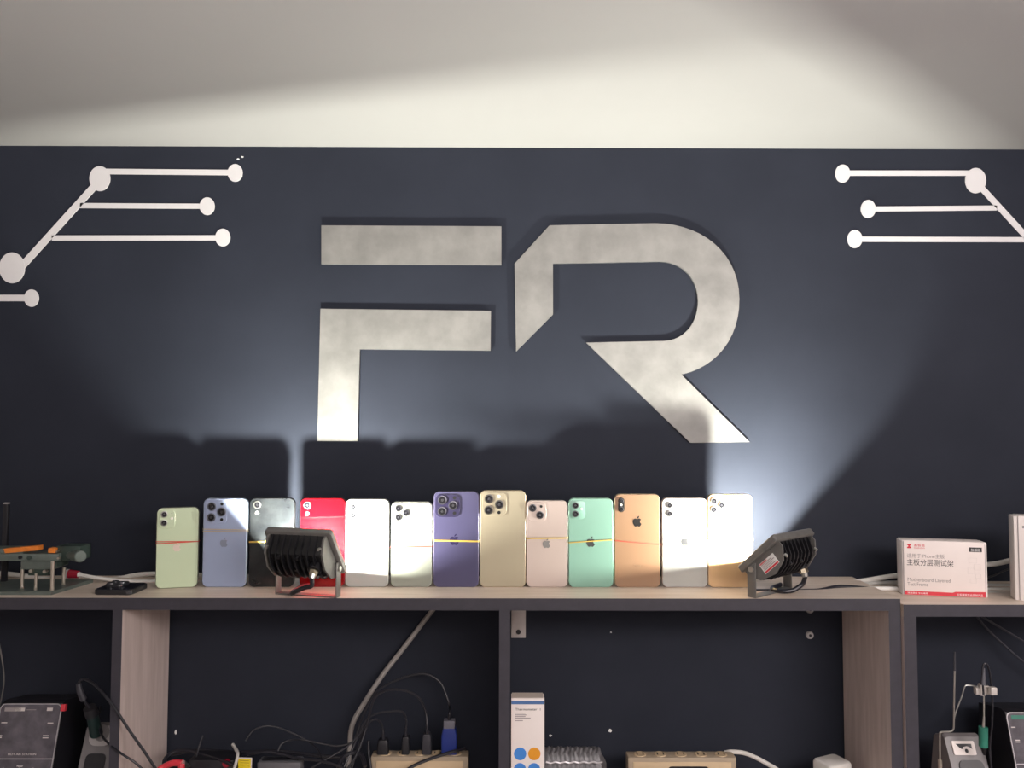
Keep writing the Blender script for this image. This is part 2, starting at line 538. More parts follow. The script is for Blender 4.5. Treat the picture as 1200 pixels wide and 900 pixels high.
def rr3(wd, ht, r, y, cz, n=7):
    return [Vector((x, y, z + cz)) for x, z in rrect(wd, ht, r, n)]


def lens(parent, x, z, r, y, ring, light=False):
    bm = NB(); n = 20
    rings = []
    for (rad, yy) in ((r, y), (r, y - 0.0011), (r * .86, y - 0.0014), (r * .74, y - 0.0014), (r * .70, y - 0.0008)):
        rings.append([Vector((x + rad * math.cos(2 * math.pi * i / n), yy, z + rad * math.sin(2 * math.pi * i / n))) for i in range(n)])
    loft(bm, rings)
    o = obj('lens', bm, ring, parent)
    bm = NB(); cyl(bm, (x, y - 0.0007, z), (x, y - 0.0011, z), r * .70, r * .66, 18)
    obj('lens_glass', bm, M_glassdark, o)
    bm = NB(); cyl(bm, (x, y - 0.0010, z), (x, y - 0.0012, z), r * .30, r * .28, 12)
    obj('iris', bm, M_lensring, o)
    return o


def phone(label, u0, u1, v0, v1, back, frame, bump=None, lenses=(), ring=None, flash=(), emblem=None, bands=(), yaw=0.0, D=PH_D, rad=0.0095, extra=None, lean=0.0):
    """u0..u1, v0..v1: the outline in the photograph, at depth D; everything else in millimetre-true local units."""
    uc = (u0 + u1) / 2; vc = (v0 + v1) / 2
    bot = P(uc, v1, D)
    wd = P(u1, vc, D).x - P(u0, vc, D).x
    ht = P(uc, v0, D).z - P(uc, v1, D).z
    wd = wd / math.cos(yaw)
    root = thing('smartphone', label, 'phone', (bot.x, YD(D) + PH_T / 2, ZS), yaw, group='phones standing in the row on the shelf')
    k = ht / (v1 - v0)
    L = lambda u, v: ((u - uc) * k / math.cos(yaw), (v1 - v) * k)
    cz = ht / 2; h = PH_T / 2; b = 0.0009
    bm = NB()
    loft(bm, [rr3(wd - 2 * b, ht - 2 * b, rad - b, -h, cz), rr3(wd, ht, rad, -h + b, cz), rr3(wd, ht, rad, h - b, cz), rr3(wd - 2 * b, ht - 2 * b, rad - b, h, cz)])
    obj('frame', bm, frame, root)
    bm = NB()
    loft(bm, [rr3(wd - 0.0022, ht - 0.0022, rad - 0.001, -h - 0.0002, cz), rr3(wd - 0.0014, ht - 0.0014, rad - 0.0008, -h + 0.0002, cz)], cap1=False)
    obj('back_panel', bm, back, root)
    bm = NB()
    loft(bm, [rr3(wd - 0.004, ht - 0.004, rad - 0.002, h - 0.0001, cz), rr3(wd - 0.004, ht - 0.004, rad - 0.002, h + 0.0002, cz)])
    obj('screen', bm, M_screen, root)
    bm = NB(); xs = -wd / 2
    for (za, zb) in ((.80, .77), (.72, .64), (.62, .54)):
        box(bm, xs - 0.0006, xs + 0.0005, -0.0012, 0.0012, ht * zb, ht * za, 0.0002)
    obj('side_buttons', bm, frame, root)
    y = -h - 0.0002
    if bump:
        x0, z0 = L(bump[0], bump[1]); x1, z1 = L(bump[2], bump[3])
        bw, bh = x1 - x0, z0 - z1; r = bump[4] * k; bt = bump[5] if len(bump) > 5 else 0.0009
        bm = NB(); q = lambda i, yy: [Vector((a, yy, c)) for a, c in rrect(bw - 2 * i, bh - 2 * i, max(r - i, .0006), 6, (x0 + x1) / 2, (z0 + z1) / 2)]
        loft(bm, [q(0, y + .0002), q(0, y - bt * .6), q(.0004, y - bt)])
        obj('camera_bump', bm, bump[6] if len(bump) > 6 else back, root)
        y -= bt
    for (u, v, r) in lenses:
        x, z = L(u, v); lens(root, x, z, r * k, y, ring or M_lensring)
    for (u, v, r, m) in flash:
        x, z = L(u, v); bm = NB(); cyl(bm, (x, y + 0.0002, z), (x, y - 0.0003, z), r * k, r * k * .95, 16)
        obj('flash', bm, m, root)
    y = -h - 0.0002
    if emblem:
        u, v, size, m = emblem
        x, z = L(u, v); s = size * k; bm = NB()
        for o in EMBLEM:
            pts = []
            for p in o:
                if not pts or (abs(p[0] - pts[-1][0]) + abs(p[1] - pts[-1][1])) > 1e-4: pts.append(p)
            if abs(pts[0][0] - pts[-1][0]) + abs(pts[0][1] - pts[-1][1]) < 1e-3: pts.pop()
            prism_y(bm, [(x + a * s, z + c * s) for a, c in pts], y - 0.00025, y + 0.0001)
        obj('back_emblem', bm, m, root, smooth=False)
    for (va, vb, m, hg) in bands:
        band(root, 'rubber_band', wd, PH_T, L(0, va)[1], L(0, vb)[1], m, hg)
    if extra: extra(root, L, k, y)
    return root


def glass(name, c, rough=0.22, var=0.0, scale=60, **kw):
    return mat(name, c, rough, spec=0.5, var=var, scale=scale, **kw)


F_steel = mat('frame_steel', (0.55, 0.55, 0.53), 0.3, metal=0.85)
F_gold = mat('frame_gold', (0.62, 0.50, 0.35), 0.3, metal=0.85)
F_dark = mat('frame_dark', (0.05, 0.05, 0.055), 0.35, metal=0.7)
E_grey = mat('emblem_grey', (0.32, 0.31, 0.30), 0.25, metal=0.5)
E_white = mat('emblem_grey_blue', (0.07, 0.07, 0.075), 0.35, metal=0.2)
E_dark = mat('emblem_dark', (0.035, 0.035, 0.035), 0.2, metal=0.5)

phone('pale green phone with red rubber band, first from the left in the row', 183.5, 228.5, 597, 691.3,
      glass('pale_green_glass', s2l(190, 204, 174), 0.2), mat('frame_palegreen', (0.30, 0.32, 0.25), 0.3, metal=0.6),
      bump=(186, 600, 203, 621, 4.5), lenses=((191.5, 604.5, 3.8), (191.5, 614.5, 3.8)), ring=M_lensring_light, flash=((199.5, 609.5, 1.6, M_flash), (199.5, 603.5, .6, M_black)),
      emblem=(205.5, 643.2, 10.5, mat('emblem_pale', (0.72, 0.60, 0.52), 0.3, metal=0.2)), bands=((636.2, 637.6, M_bandR, 0.0012), (638.6, 637.6, M_bandR, 0.0013)), yaw=R(14), D=1.274)
phone('light blue phone with triple camera and tan band, second from the left', 236.5, 288.2, 585.4, 689.6,
      glass('sierra_blue_glass', s2l(150, 162, 190), 0.38), mat('frame_blue', (0.36, 0.42, 0.52), 0.3, metal=0.8),
      bump=(239, 588, 264.5, 615, 6), lenses=((246.6, 595, 5.1), (258.2, 601.2, 5.3), (246.3, 607.8, 5.1)), ring=mat('ring_blue', (0.16, 0.17, 0.20), .3, metal=.8),
      flash=((258.4, 592, 1.9, E_dark), (258.4, 610.3, 1.9, E_dark)), emblem=(261.3, 637, 11, mat('emblem_bluegrey', (0.22, 0.25, 0.32), 0.3)), bands=((621.5, 622.5, M_bandT, .0014), (624, 624.5, M_bandT, .0013)), D=1.280)
phone('black marbled phone with single camera and yellow band left of the lit floodlight', 291, 343.8, 584, 688.2,
      mat('black_smeared_glass', (0.008, 0.009, 0.011), 0.05, color2=(0.028, 0.031, 0.033), scale=28), F_dark,
      lenses=((299.8, 592, 4.6),), flash=((299.8, 601.6, 2.2, M_flash),), ring=M_lensring_light, emblem=(317, 637, 11, E_dark), bands=((635.6, 635, M_bandY, .0026),))
phone('red phone with single camera behind the left floodlight', 350.6, 403.5, 584, 688,
      glass('red_glass', (0.20, 0.0012, 0.003), 0.05), mat('frame_red', (0.50, 0.03, 0.05), 0.3, metal=0.6),
      lenses=((358.8, 592.3, 4.4),), flash=((358.8, 602.2, 2.2, M_flash),), ring=M_lensring_light, emblem=(377, 637, 11, mat('emblem_red', (.55, .08, .08), .2)))
phone('glaring white dual camera phone just right of the red phone', 404, 455.3, 585.2, 688.2,
      glass('white_glass', (0.38, 0.38, 0.365), 0.22), F_steel,
      lenses=((413, 594.5, 3.4), (413, 604.5, 3.4)), ring=M_lensring_light, emblem=(428.7, 637, 11, E_white), bands=((641.6, 644.4, M_bandD, .0011),))
phone('silver triple camera phone with a red band, left of the purple phone', 457.6, 506, 588.2, 688.3,
      glass('silver_glass', (0.25, 0.262, 0.226), 0.28), F_steel,
      lenses=((466, 596.2, 3.9), (475.2, 601.3, 3.9), (466, 606.6, 3.9)), flash=((475.5, 594, 1.2, M_flash),), bands=((641.8, 640.6, M_bandR, .0014),))
phone('deep purple phone with dark camera block and yellow band', 507.8, 561, 576, 688.2,
      glass('deep_purple_glass', s2l(72, 69, 99), 0.30), mat('frame_purple', (0.22, 0.20, 0.32), 0.3, metal=0.8),
      bump=(509.5, 579.5, 538.5, 606, 6.5, 0.0014, mat('purple_camera_block', (0.035, 0.03, 0.07), 0.12)), lenses=((517.8, 586.2, 5.4), (530.4, 592.5, 5.4), (517.6, 599.3, 5.4)), ring=mat('ring_purple', (0.20, 0.20, 0.24), .25, metal=.9),
      flash=((532, 583.5, 2, E_dark), (532, 601.5, 2, E_dark)), emblem=(532, 632.5, 13, mat('emblem_purple', (0.03, 0.025, 0.07), 0.15)), bands=((633.6, 634.6, M_bandY, .0025),))
phone('champagne gold phone with large triple camera block and no band', 562.2, 616, 575.6, 689,
      glass('champagne_glass', s2l(160, 150, 129), 0.38), F_gold,
      bump=(565, 578, 593.5, 605.5, 7, 0.0013), lenses=((572.6, 585.4, 5.2), (584.8, 592, 5.2), (572.2, 598.6, 5.2)), ring=mat('ring_gold', (.12, .115, .11), .3, metal=.8),
      flash=((584.3, 582.5, 2.0, M_flash), (584.5, 601.5, 2, E_dark)))
phone('pale pink phone with diagonal dual camera and yellow band', 616.6, 665.4, 587.2, 689,
      glass('pale_pink_glass', s2l(184, 168, 161), 0.3), mat('frame_pink', (0.62, 0.55, 0.52), .3, metal=.7),
      bump=(618, 589.5, 640, 612, 6), lenses=((624, 596, 4.5), (632.6, 604.3, 4.5)), flash=((634, 594.3, 1.7, E_dark),), emblem=(640.3, 637.5, 11, E_grey), bands=((631.8, 631.2, M_bandY, .002),))
phone('mint green dual camera phone with a yellowish band', 666.4, 718.8, 585, 689.4,
      glass('mint_glass', s2l(128, 168, 152), 0.24), mat('frame_mint', (0.35, 0.58, 0.46), .3, metal=.6),
      bump=(668, 588, 686, 609.5, 5, .0005), lenses=((674.4, 593.4, 3.8), (674.4, 603.3, 3.8)), flash=((681.8, 597.5, 1.5, M_flash),), emblem=(692.2, 636, 12, mat('emblem_slate', (.16, .18, .18), .12, metal=.8)), bands=((637.2, 633.6, M_bandY, .0016),))


def small_text(root, L, k, y):
    x, z = L(747, 665.5)
    text('back_lettering', 'iPhone', mat('gold_ink', (.32, .2, .12), .5), root, (x, y - 0.00012, z), size=.0046, align='CENTER')


phone('rose gold phone with pill-shaped camera, dark emblem and red band', 720.4, 774, 580.6, 690,
      glass('rose_gold_glass', s2l(146, 115, 90), 0.26), F_gold,
      bump=(724.6, 584.8, 732, 602, 3.7, .0011, E_dark), lenses=((728.3, 588.6, 2.7), (728.3, 598.2, 2.7)), flash=((728.3, 593.4, 1.4, M_flash),), emblem=(747, 612.6, 12.5, E_dark), bands=((635.2, 640, M_bandR, .0013),), extra=small_text)
phone('white dual camera phone with grey emblem, right of the rose gold phone', 776.2, 829.6, 585.4, 690.4,
      glass('white_glass_bright', (0.36, 0.36, 0.34), 0.2), mat('frame_white_warm', (.6, .5, .46), .3, metal=.6),
      lenses=((785.2, 594.2, 3.4), (785.2, 604, 3.4)), ring=M_lensring_light, emblem=(802.8, 636, 11, E_white), bands=((639.6, 641.2, M_bandD, .0011),))
phone('gold triple camera phone beside the right floodlight, last in the row', 830.2, 883, 581.2, 690.6,
      glass('gold_glass', s2l(200, 166, 124), 0.2), F_gold,
      lenses=((837.4, 589.4, 4.1), (846.4, 594.2, 4.1), (837.2, 599.4, 4.1)), ring=M_lensring_light, bands=((634, 635, M_bandY, .0014),))

# the phone lying on its screen at the left
c = P(143, 691, 1.252)
lp = thing('smartphone', 'black phone lying flat on the shelf near its front edge', 'phone', (c.x, YD(1.250), ZS), R(-3))
PW, PL = .062, .056
def flat_ring(wd, ln, r, z): return [Vector((x, y, z)) for x, y in rrect(wd, ln, r, 6)]
bm = NB(); loft(bm, [flat_ring(PW - .002, PL - .002, .008, 0), flat_ring(PW, PL, .009, .0012), flat_ring(PW, PL, .009, .0068), flat_ring(PW - .002, PL - .002, .008, .008)])
obj('frame', bm, F_dark, lp)
bm = NB(); loft(bm, [flat_ring(PW - .004, PL - .004, .008, .0078), flat_ring(PW - .004, PL - .004, .008, .0084)]); obj('back_panel', bm, mat('black_glass', (.012, .012, .02), .15), lp)
bm = NB(); loft(bm, [[Vector((x - .012, y + .009, .0082)) for x, y in rrect(.03, .03, .007, 5)], [Vector((x - .012, y + .009, .0112)) for x, y in rrect(.029, .029, .007, 5)]])
obj('camera_bump', bm, M_black, lp)
for (x, y) in ((-.019, .016), (-.019, .002), (-.005, .009)):
    bm = NB(); cyl(bm, (x, y, .011), (x, y, .0132), .0056, .0054); l = obj('lens', bm, M_lensring, lp)
    bm = NB(); cyl(bm, (x, y, .0131), (x, y, .0134), .0038); obj('lens_glass', bm, M_glassdark, l)


# ------------------------------------------------------------------ floodlights
def floodlight(label, base, yaw, tilt, sticker=False, cable_pts=None):
    root = thing('floodlight', label, 'floodlight', base, -yaw, group='black floodlights on the shelf')
    W2, L2 = 0.0565, 0.044
    piv = Vector((0, 0, 0.044))
    T = Matrix.Translation(piv) @ Matrix.Rotation(tilt, 4, 'X') @ Matrix.Translation(Vector((0, 0.016, 0.026)))
    # T maps head coordinates (x right, y forward, z up, origin = centre of the glass) to the root

    def head(name, bm, m, parent=root):
        bmesh.ops.transform(bm, matrix=T, verts=bm.verts)
        return obj(name, bm, m, parent)

    def hr(wd, ht, r, y): return [Vector((x, y, z)) for x, z in rrect(wd, ht, r, 4)]
    # bezel: a ring round the opening
    bm = NB()
    rings = [hr(2 * W2 - .014, 2 * L2 - .014, .003, -.0112), hr(2 * W2 - .004, 2 * L2 - .004, .004, -.0112), hr(2 * W2, 2 * L2, .005, -.0098), hr(2 * W2, 2 * L2, .005, -.001), hr(2 * W2 - .003, 2 * L2 - .003, .004, .0006),
             hr(2 * W2 - .014, 2 * L2 - .014, .003, .0006), hr(2 * W2 - .014, 2 * L2 - .014, .003, -.0025)]
    loft(bm, rings, cap0=False, cap1=False)
    rim = head('rim', bm, M_alu_rim)
    # housing: hollow tray behind the bezel, tapering to the back
    bm = NB()
    loft(bm, [hr(.098, .078, .004, -.0113), hr(.094, .062, .004, -.020), hr(.090, .052, .006, -.033), hr(.084, .046, .006, -.036)], cap0=False)
    hs = head('housing', bm, M_alu_dark)
    # reflector cup
    bm = NB()
    loft(bm, [hr(2 * W2 - .0145, 2 * L2 - .0145, .003, -.0026), hr(.040, .030, .004, -.0248)], cap0=False, cap1=False)
    head('reflector', bm, M_reflector)
    bm = NB(); loft(bm, [hr(.042, .032, .004, -.0250), hr(.042, .032, .004, -.0260)]); plate_o = head('led_board', bm, M_white)
    bm = NB(); box(bm, -.008, .008, -.0249, -.0238, -.0055, .0055); head('led_chip', bm, M_led)
    bm = NB(); loft(bm, [hr(2 * W2 - .0142, 2 * L2 - .0142, .003, -.0022), hr(2 * W2 - .0142, 2 * L2 - .0142, .003, -.0014)]); head('front_glass', bm, M_pane)
    # cooling fins: vertical curved ribs on the back
    for i in range(8):
        x = -.040 + .0105 * i
        if i == 7: x = .0345
        prof = [(-.0115, .0398), (-.020, .0385), (-.033, .033), (-.042, .020), (-.0455, .003), (-.044, -.014), (-.036, -.029), (-.024, -.037), (-.0115, -.0398), (-.0118, -.0380), (-.0205, -.0305), (-.0332, -.0255), (-.0355, -.022), (-.0355, .022), (-.0332, .0255), (-.0205, .0305), (-.0118, .0380)]
        bm = NB(); prism_x(bm, [(y, z) for y, z in prof], x - .0009, x + .0009); head('cooling_fin', bm, M_fin)
    # side cheeks
    for s in (-1, 1):
        prof = [(-.0108, .040), (-.020, .040), (-.037, .026), (-.044, .002), (-.037, -.026), (-.020, -.040), (-.0108, -.040)]
        bm = NB(); prism_x(bm, prof, s * .0475 - .0016, s * .0475 + .0016); ck = head('side_cheek', bm, M_alu_rim)
        bm = NB(); cyl(bm, (s * .0435, -.030, .032), (s * .0435, -.0345, .034), .0026, .0022, 10); head('screw', bm, M_steel)
        if sticker and s == -1:
            bm = NB(); box(bm, -.0497, -.0491, -.035, -.018, -.012, .020); st = head('rating_label', bm, M_white, ck); st['label'] = 'white rating sticker with red edge'
            bm = NB(); box(bm, -.0500, -.0497, -.0345, -.0318, -.011, .019); box(bm, -.0500, -.0497, -.0205, -.0188, -.011, .004); head('red_print', bm, M_red, ck)
            bm = NB()
            for j in range(4): box(bm, -.05, -.0497, -.0303 + .0026 * j, -.0291 + .0026 * j, -.010, .017 - .004 * (j % 2))
            head('small_print', bm, M_ink_grey, ck)
        # bolt through cheek into the bracket
        bm = NB(); cyl(bm, (s * .0460, -.016, -.026), (s * .0555, -.016, -.026), .0048, .0044, 14); head('pivot_bolt', bm, M_steel)
    for (x, z) in ((-.0245, .020), (.007, .020), (-.0345, -.010), (-.0035, -.006), (-.033, -.018)):
        bm = NB(); cyl(bm, (x, -.034, z), (x, -.0425, z), .003, .0026, 10); head('screw', bm, M_fin)
    # cable gland
    bm = NB(); cyl(bm, (.031, -.034, .0), (.031, -.0465, .0), .0112, .0100, 18); gl = head('cable_gland', bm, M_fin)
    bm = NB(); cyl(bm, (.031, -.0455, .0), (.031, -.0515, -.002), .0070, .0070, 6); head('gland_nut', bm, M_brass, gl)
    bm = NB(); cyl(bm, (.031, -.0505, -.0018), (.031, -.057, -.0045), .0054, .0042, 14); head('gland_cap', bm, M_steel, gl)
    # bracket: U of flat strip
    bm = NB()
    for s in (-1, 1):
        box(bm, s * .0518 - .0011, s * .0518 + .0011, -.0075, .0075, .0, .054, .0005)
    box(bm, -.0518, .0518, -.0075, .0075, 0, .0022, .0005)
    obj('bracket', bm, M_alu_rim, root)
    # flex
    a = T @ Vector((.031, -.056, -.0042)); b = T @ Vector((.030, -.062, -.014))
    bm = NB(); tube(bm, [a, b] + [Vector(p) for p in cable_pts], .0036)
    obj('cable', bm, M_blackcable, root)
    return root


floodlight('black finned floodlight in front of the black and red phones, seen from behind', (-0.3150, YD(1.223), ZS), R(14), R(37),
           cable_pts=[(.016, -.037, .021), (-.004, -.029, .0125), (-.018, -.018, .0056), (-.026, .004, .0046), (-.030, .030, .0046), (-.02, .05, .0046)])
floodlight('black finned floodlight turned left beside the gold phone, with white rating sticker', (0.4206, YD(1.244), ZS), R(-39.5), R(47.5), sticker=True,
           cable_pts=[(.026, -.036, .013), (.017, -.029, .0066), (.006, -.016, .0046), (.012, .004, .0046), (.05, .012, .0046)])

# ------------------------------------------------------------------ cables on the top board
def cable(name, label, pts, r, m, cat='cable', group=None, n=10):
    bm = NB(); q = [Vector(p) for p in pts]; o = q[0].copy(); tube(bm, [p - o for p in q], r, n)
    ob = obj(name, bm, m); ob.location = o
    return tag(ob, label, cat, group)


def onshelf(u, v, D, h=None):
    p = P(u, v, D); return p if h is None else Vector((p.x, p.y, h))


zc = ZS + 0.0046
GC = 'pale cables along the wall on the shelf'
cable('power_cable', 'thick pale cable lying along the wall behind the phones', [P(-120, 668, 1.352), P(0, 672, 1.352), P(60, 679, 1.355), P(130, 679, 1.36), P(180, 672.5, 1.36), P(300, 676, 1.362), P(600, 679, 1.362), P(880, 684, 1.355), P(960, 685.5, 1.35), P(1005, 681.5, 1.345), P(1050, 674.5, 1.33), P(1105, 667, 1.32), P(1160, 661.5, 1.31), P(1190, 655.5, 1.31), P(1260, 640, 1.31)], .0042, M_whitecable, group=GC)
cable('power_cable', 'thinner grey cable on the shelf under the pale one, behind the phones', [P(-100, 684, 1.345), P(20, 684, 1.345), P(100, 684.5, 1.345), P(240, 684, 1.345), P(500, 685.5, 1.345), P(860, 688, 1.344), P(960, 688.5, 1.342), P(1012, 684.5, 1.338), P(1050, 682.8, 1.336), P(1160, 686, 1.335), P(1260, 688, 1.335)], .0035, M_greycable, group=GC)
cable('power_cable', 'white cable end joined to a black lead left of the carton', [onshelf(1018.5, 689.5, 1.292), onshelf(1050, 690, 1.292), onshelf(1100, 690.5, 1.30), onshelf(1165, 691, 1.305), onshelf(1260, 692, 1.31)], .0036, M_whitecable, group=GC)
cable('black_lead', 'black lead lying between the right floodlight and the white cable end', [onshelf(884, 692.5, 1.262), onshelf(920, 692.5, 1.268), onshelf(958, 692, 1.272), onshelf(984, 687.5, 1.285), onshelf(1018, 689.7, 1.292)], .0034, M_blackcable)
cable('power_cable', 'grey cable on the right shelf nearest the floor of the gap between cartons', [onshelf(1120, 695, 1.285), onshelf(1160, 695.5, 1.285), onshelf(1185, 696.5, 1.285), onshelf(1260, 697, 1.29)], .0034, M_greycable, group=GC)
cable('thin_wire', 'thin dark wire looping up between the two cartons', [onshelf(1120, 684, 1.33), onshelf(1160, 676, 1.34), onshelf(1185, 666, 1.345), onshelf(1250, 650, 1.35)], .0016, M_blackcable)

# patch lead with red plug at left
pl = thing('patch_lead', 'white lead with a red plug beside the repair fixture', 'cable', onshelf(97, 674, 1.31))
o0 = pl.location.copy()
bm = NB(); tube(bm, [p - o0 for p in (onshelf(92, 673.5, 1.31), onshelf(120, 678, 1.312), onshelf(150, 681, 1.315), onshelf(185, 681.5, 1.32), onshelf(250, 683, 1.325))], .0030)
obj('lead', bm, M_whitecable, pl)
a = onshelf(81, 672.5, 1.31) - o0; b = onshelf(92, 673.2, 1.31) - o0
bm = NB(); cyl(bm, a, b, .0075, .0062, 14); obj('plug', bm, M_redplug, pl)
bm = NB(); cyl(bm, b, onshelf(95.5, 673.6, 1.31) - o0, .0046, .0036, 12); obj('boot', bm, M_whitecable, pl)
bm = NB(); cyl(bm, onshelf(78.5, 672.5, 1.31) - o0, a, .0078, .0078, 14); obj('collar', bm, M_standlight, pl)

# ------------------------------------------------------------------ board repair fixture at far left
FD = 1.235
fo = Vector((P(50, 690, FD).x, YD(FD), ZS))
fx = thing('board_fixture', 'grey green metal board holder on four pillars at the left end of shelf', 'repair fixture', fo)
def fl_(u, v, D): return P(u, v, D) - fo
bm = NB()
p0 = fl_(-60, 694, 1.222); p1 = fl_(60, 697.5, 1.222); p2 = fl_(109, 684, 1.315); p3 = fl_(-40, 684, 1.315)
loft(bm, [[Vector((p.x, p.y, z)) for p in (p0, p1, p2, p3)] for z in (0, .0052)]); obj('base_plate', bm, M_fixture, fx, smooth=False)
for (u, vt, D, r) in ((26.5, 664, 1.245, .0027), (42.3, 672, 1.235, .0022), (62, 658, 1.232, .0029), (75, 665, 1.275, .0026)):
    t = fl_(u, vt, D); bm = NB(); cyl(bm, (t.x, t.y, .005), (t.x, t.y, t.z), r, r, 14); cyl(bm, (t.x, t.y, .005), (t.x, t.y, .0085), r * 1.25, r * 1.25, 6); obj('pillar', bm, M_pillar, fx)
def fbox(name, u0, u1, v0, v1, D, dep, m, bev=.0008):
    a = fl_(u0, v0, D); b = fl_(u1, v1, D); bm = NB(); box(bm, a.x, b.x, a.y, a.y + dep, b.z, a.z, bev); return obj(name, bm, m, fx)
fbox('rail', -60, 68.5, 649, 657.5, 1.235, .03, M_fixture)
fbox('clamp_jaw', -40, 27, 643, 650, 1.240, .03, M_fixture)
fbox('end_block', 65.5, 94, 640.3, 657, 1.243, .032, M_fixture_dark)
fbox('bridge', 24.5, 63, 657, 667.5, 1.242, .022, M_fixture)
fbox('carriage', 33, 55, 667, 674.5, 1.245, .02, M_fixture_dark)
fbox('spindle_mount', 63, 72, 657.5, 664, 1.25, .02, M_fixture_dark)
a = fl_(5.5, 648, 1.238); b = fl_(45.5, 640, 1.238)
bm = NB(); prism_y(bm, [(fl_(4, 643.2, 1.238).x, fl_(4, 643.2, 1.238).z), (fl_(45.3, 639.6, 1.238).x, fl_(45, 639.6, 1.238).z), (fl_(45.3, 644.8, 1.238).x, fl_(45, 644.8, 1.238).z), (fl_(6, 648.4, 1.238).x, fl_(6, 648.4, 1.238).z)], a.y, a.y + .012)
obj('heat_strip', bm, M_orange_heat, fx, smooth=False)
fbox('heat_strip', 56.3, 64.5, 642.4, 648, 1.236, .012, M_orange_heat, .0005)
for (u, v, D, m, r) in ((24, 653, 1.2345, M_black, .003), (34.5, 653.6, 1.2345, M_fixture_dark, .0035), (68.5, 654, 1.2345, M_pillar, .0018), (67, 646, 1.2345, M_pillar, .0012)):
    t = fl_(u, v, D); bm = NB(); cyl(bm, (t.x, t.y - .0015, t.z), (t.x, t.y + .004, t.z), r, r, 12); obj('screw', bm, m, fx)
t = fl_(81.5, 650.5, 1.245); e = fl_(94.5, 652, 1.220)
bm = NB(); cyl(bm, t, t + (e - t) * .55, .0056, .0068, 18); d = (e - t); cyl(bm, t + d * .5, e, .0088, .0094, 22); cyl(bm, e, e + d.normalized() * .0015, .0094, .008, 22)
obj('clamp_knob', bm, M_fixture, fx)
for (u, v) in ((37, 669), (53, 669.5)):
    t = fl_(u, v, 1.243); bm = NB(); cyl(bm, (t.x, t.y - .003, t.z), (t.x, t.y + .004, t.z), .0028, .0028, 12); obj('thumb_screw', bm, M_pillar, fx)

pt = Vector((P(4.5, 690, 1.30).x, YD(1.30), ZS)); zt = P(4.5, 590.5, 1.30).z - ZS
po = thing('black_post', 'thin black upright post behind the repair fixture at the left edge', 'post', pt)
bm = NB(); box(bm, -.0042, .0042, -.003, .003, 0, zt, .0006); obj('rod', bm, M_black, po)
bm = NB(); box(bm, -.0044, .0044, -.0032, .0032, zt, zt + .0022, .0006); obj('tip', bm, M_standlight, po)

# ------------------------------------------------------------------ cartons on the right shelf
CD = 1.255
cl = P(1058, 695, 1.267); cr = P(1158, 695, 1.243)
cyaw = math.atan2(cr.y - cl.y, cr.x - cl.x)
cw = math.hypot(cr.y - cl.y, cr.x - cl.x)
chh = P(1100, 634.5, 1.257).z - ZS2
ca = thing('carton', 'small white carton with red stripe and dark Chinese lettering on right shelf', 'box', ((cl.x + cr.x) / 2, (cl.y + cr.y) / 2, ZS2), cyaw)
hw = cw / 2
bm = NB(); box(bm, -hw, hw, .0008, .029, 0, chh, .0012); obj('inner_tray', bm, M_card, ca)
ix0 = -hw + .0022; ix1 = hw - .0035
bm = NB(); box(bm, ix0, ix1, -.0006, .0298, .0002, chh + .0006, .0008); obj('sleeve', bm, mat('white_sleeve', (0.78, 0.70, 0.67), .5, var=.02, scale=25), ca)
bm = NB(); box(bm, ix0 - .0006, ix0 + .0003, -.0007, .0002, .0015, chh - .001); obj('sleeve_edge', bm, M_ink_grey, ca)
bm = NB(); box(bm, ix1 - .0003, ix1 + .0004, -.0007, .0002, .0015, chh - .003); obj('sleeve_edge', bm, M_ink_grey, ca)
fy = -.0007
sx = lambda u: -hw + (u - 1058) / 100 * cw
sz = lambda v: (700.2 - v) / (700.2 - 633) * chh
bm = NB(); prism_y(bm, [(ix0 + .0003, .0008), (ix1 - .0003, .0008), (ix1 - .0003, sz(693)), (sx(1120), sz(694)), (sx(1117), sz(695.3)), (ix0 + .0003, sz(694.8))], fy - .0002, fy + .0004); obj('red_stripe', bm, M_red, ca, smooth=False)
text('chinese_title', '主板分层测试架', M_ink, ca, (sx(1063), fy, sz(662.8)), size=.0115, width=sx(1118) - sx(1063))
text('chinese_subtitle', '适用于iPhone主板', M_ink_grey, ca, (sx(1063.5), fy, sz(653.5)), size=.0075, width=sx(1108) - sx(1063.5))
text('english_title', 'Motherboard Layered', M_ink_grey, ca, (sx(1063.5), fy, sz(683)), size=.0082, width=sx(1114) - sx(1063.5))
text('english_title', 'Test Frame', M_ink_grey, ca, (sx(1063.5), fy, sz(688.6)), size=.0082, width=sx(1088) - sx(1063.5))
bm = NB()
prism_y(bm, [(sx(u), sz(v)) for u, v in ((1064, 637), (1069, 637), (1069, 638), (1067.2, 639.5), (1069, 641), (1069, 642.3), (1064, 642.3), (1064, 641), (1065.8, 639.5), (1064, 638))], fy - .0002, fy + .0002)
obj('maker_emblem', bm, M_red, ca, smooth=False)
text('maker_lettering', '鑫智造', M_red, ca, (sx(1072), fy, sz(639.7)), size=.0042, width=sx(1085) - sx(1072))
text('maker_lettering', 'XINZHIZAO', M_red, ca, (sx(1072), fy, sz(642.4)), size=.0028, width=sx(1085) - sx(1072))
bm = NB(); box(bm, sx(1137), sx(1151.8), fy - .0002, fy + .0003, sz(644.5), sz(639)); obj('dark_tab', bm, M_ink, ca, smooth=False)
text('tab_lettering', '标准版', M_white, ca, (sx(1139), fy - .0002, sz(643.6)), size=.005, width=sx(1150) - sx(1139))
text('stripe_lettering', '精准测试 专业维修', M_white, ca, (sx(1063.5), fy - .0002, sz(698.3)), size=.0032, width=sx(1087.5) - sx(1063.5))
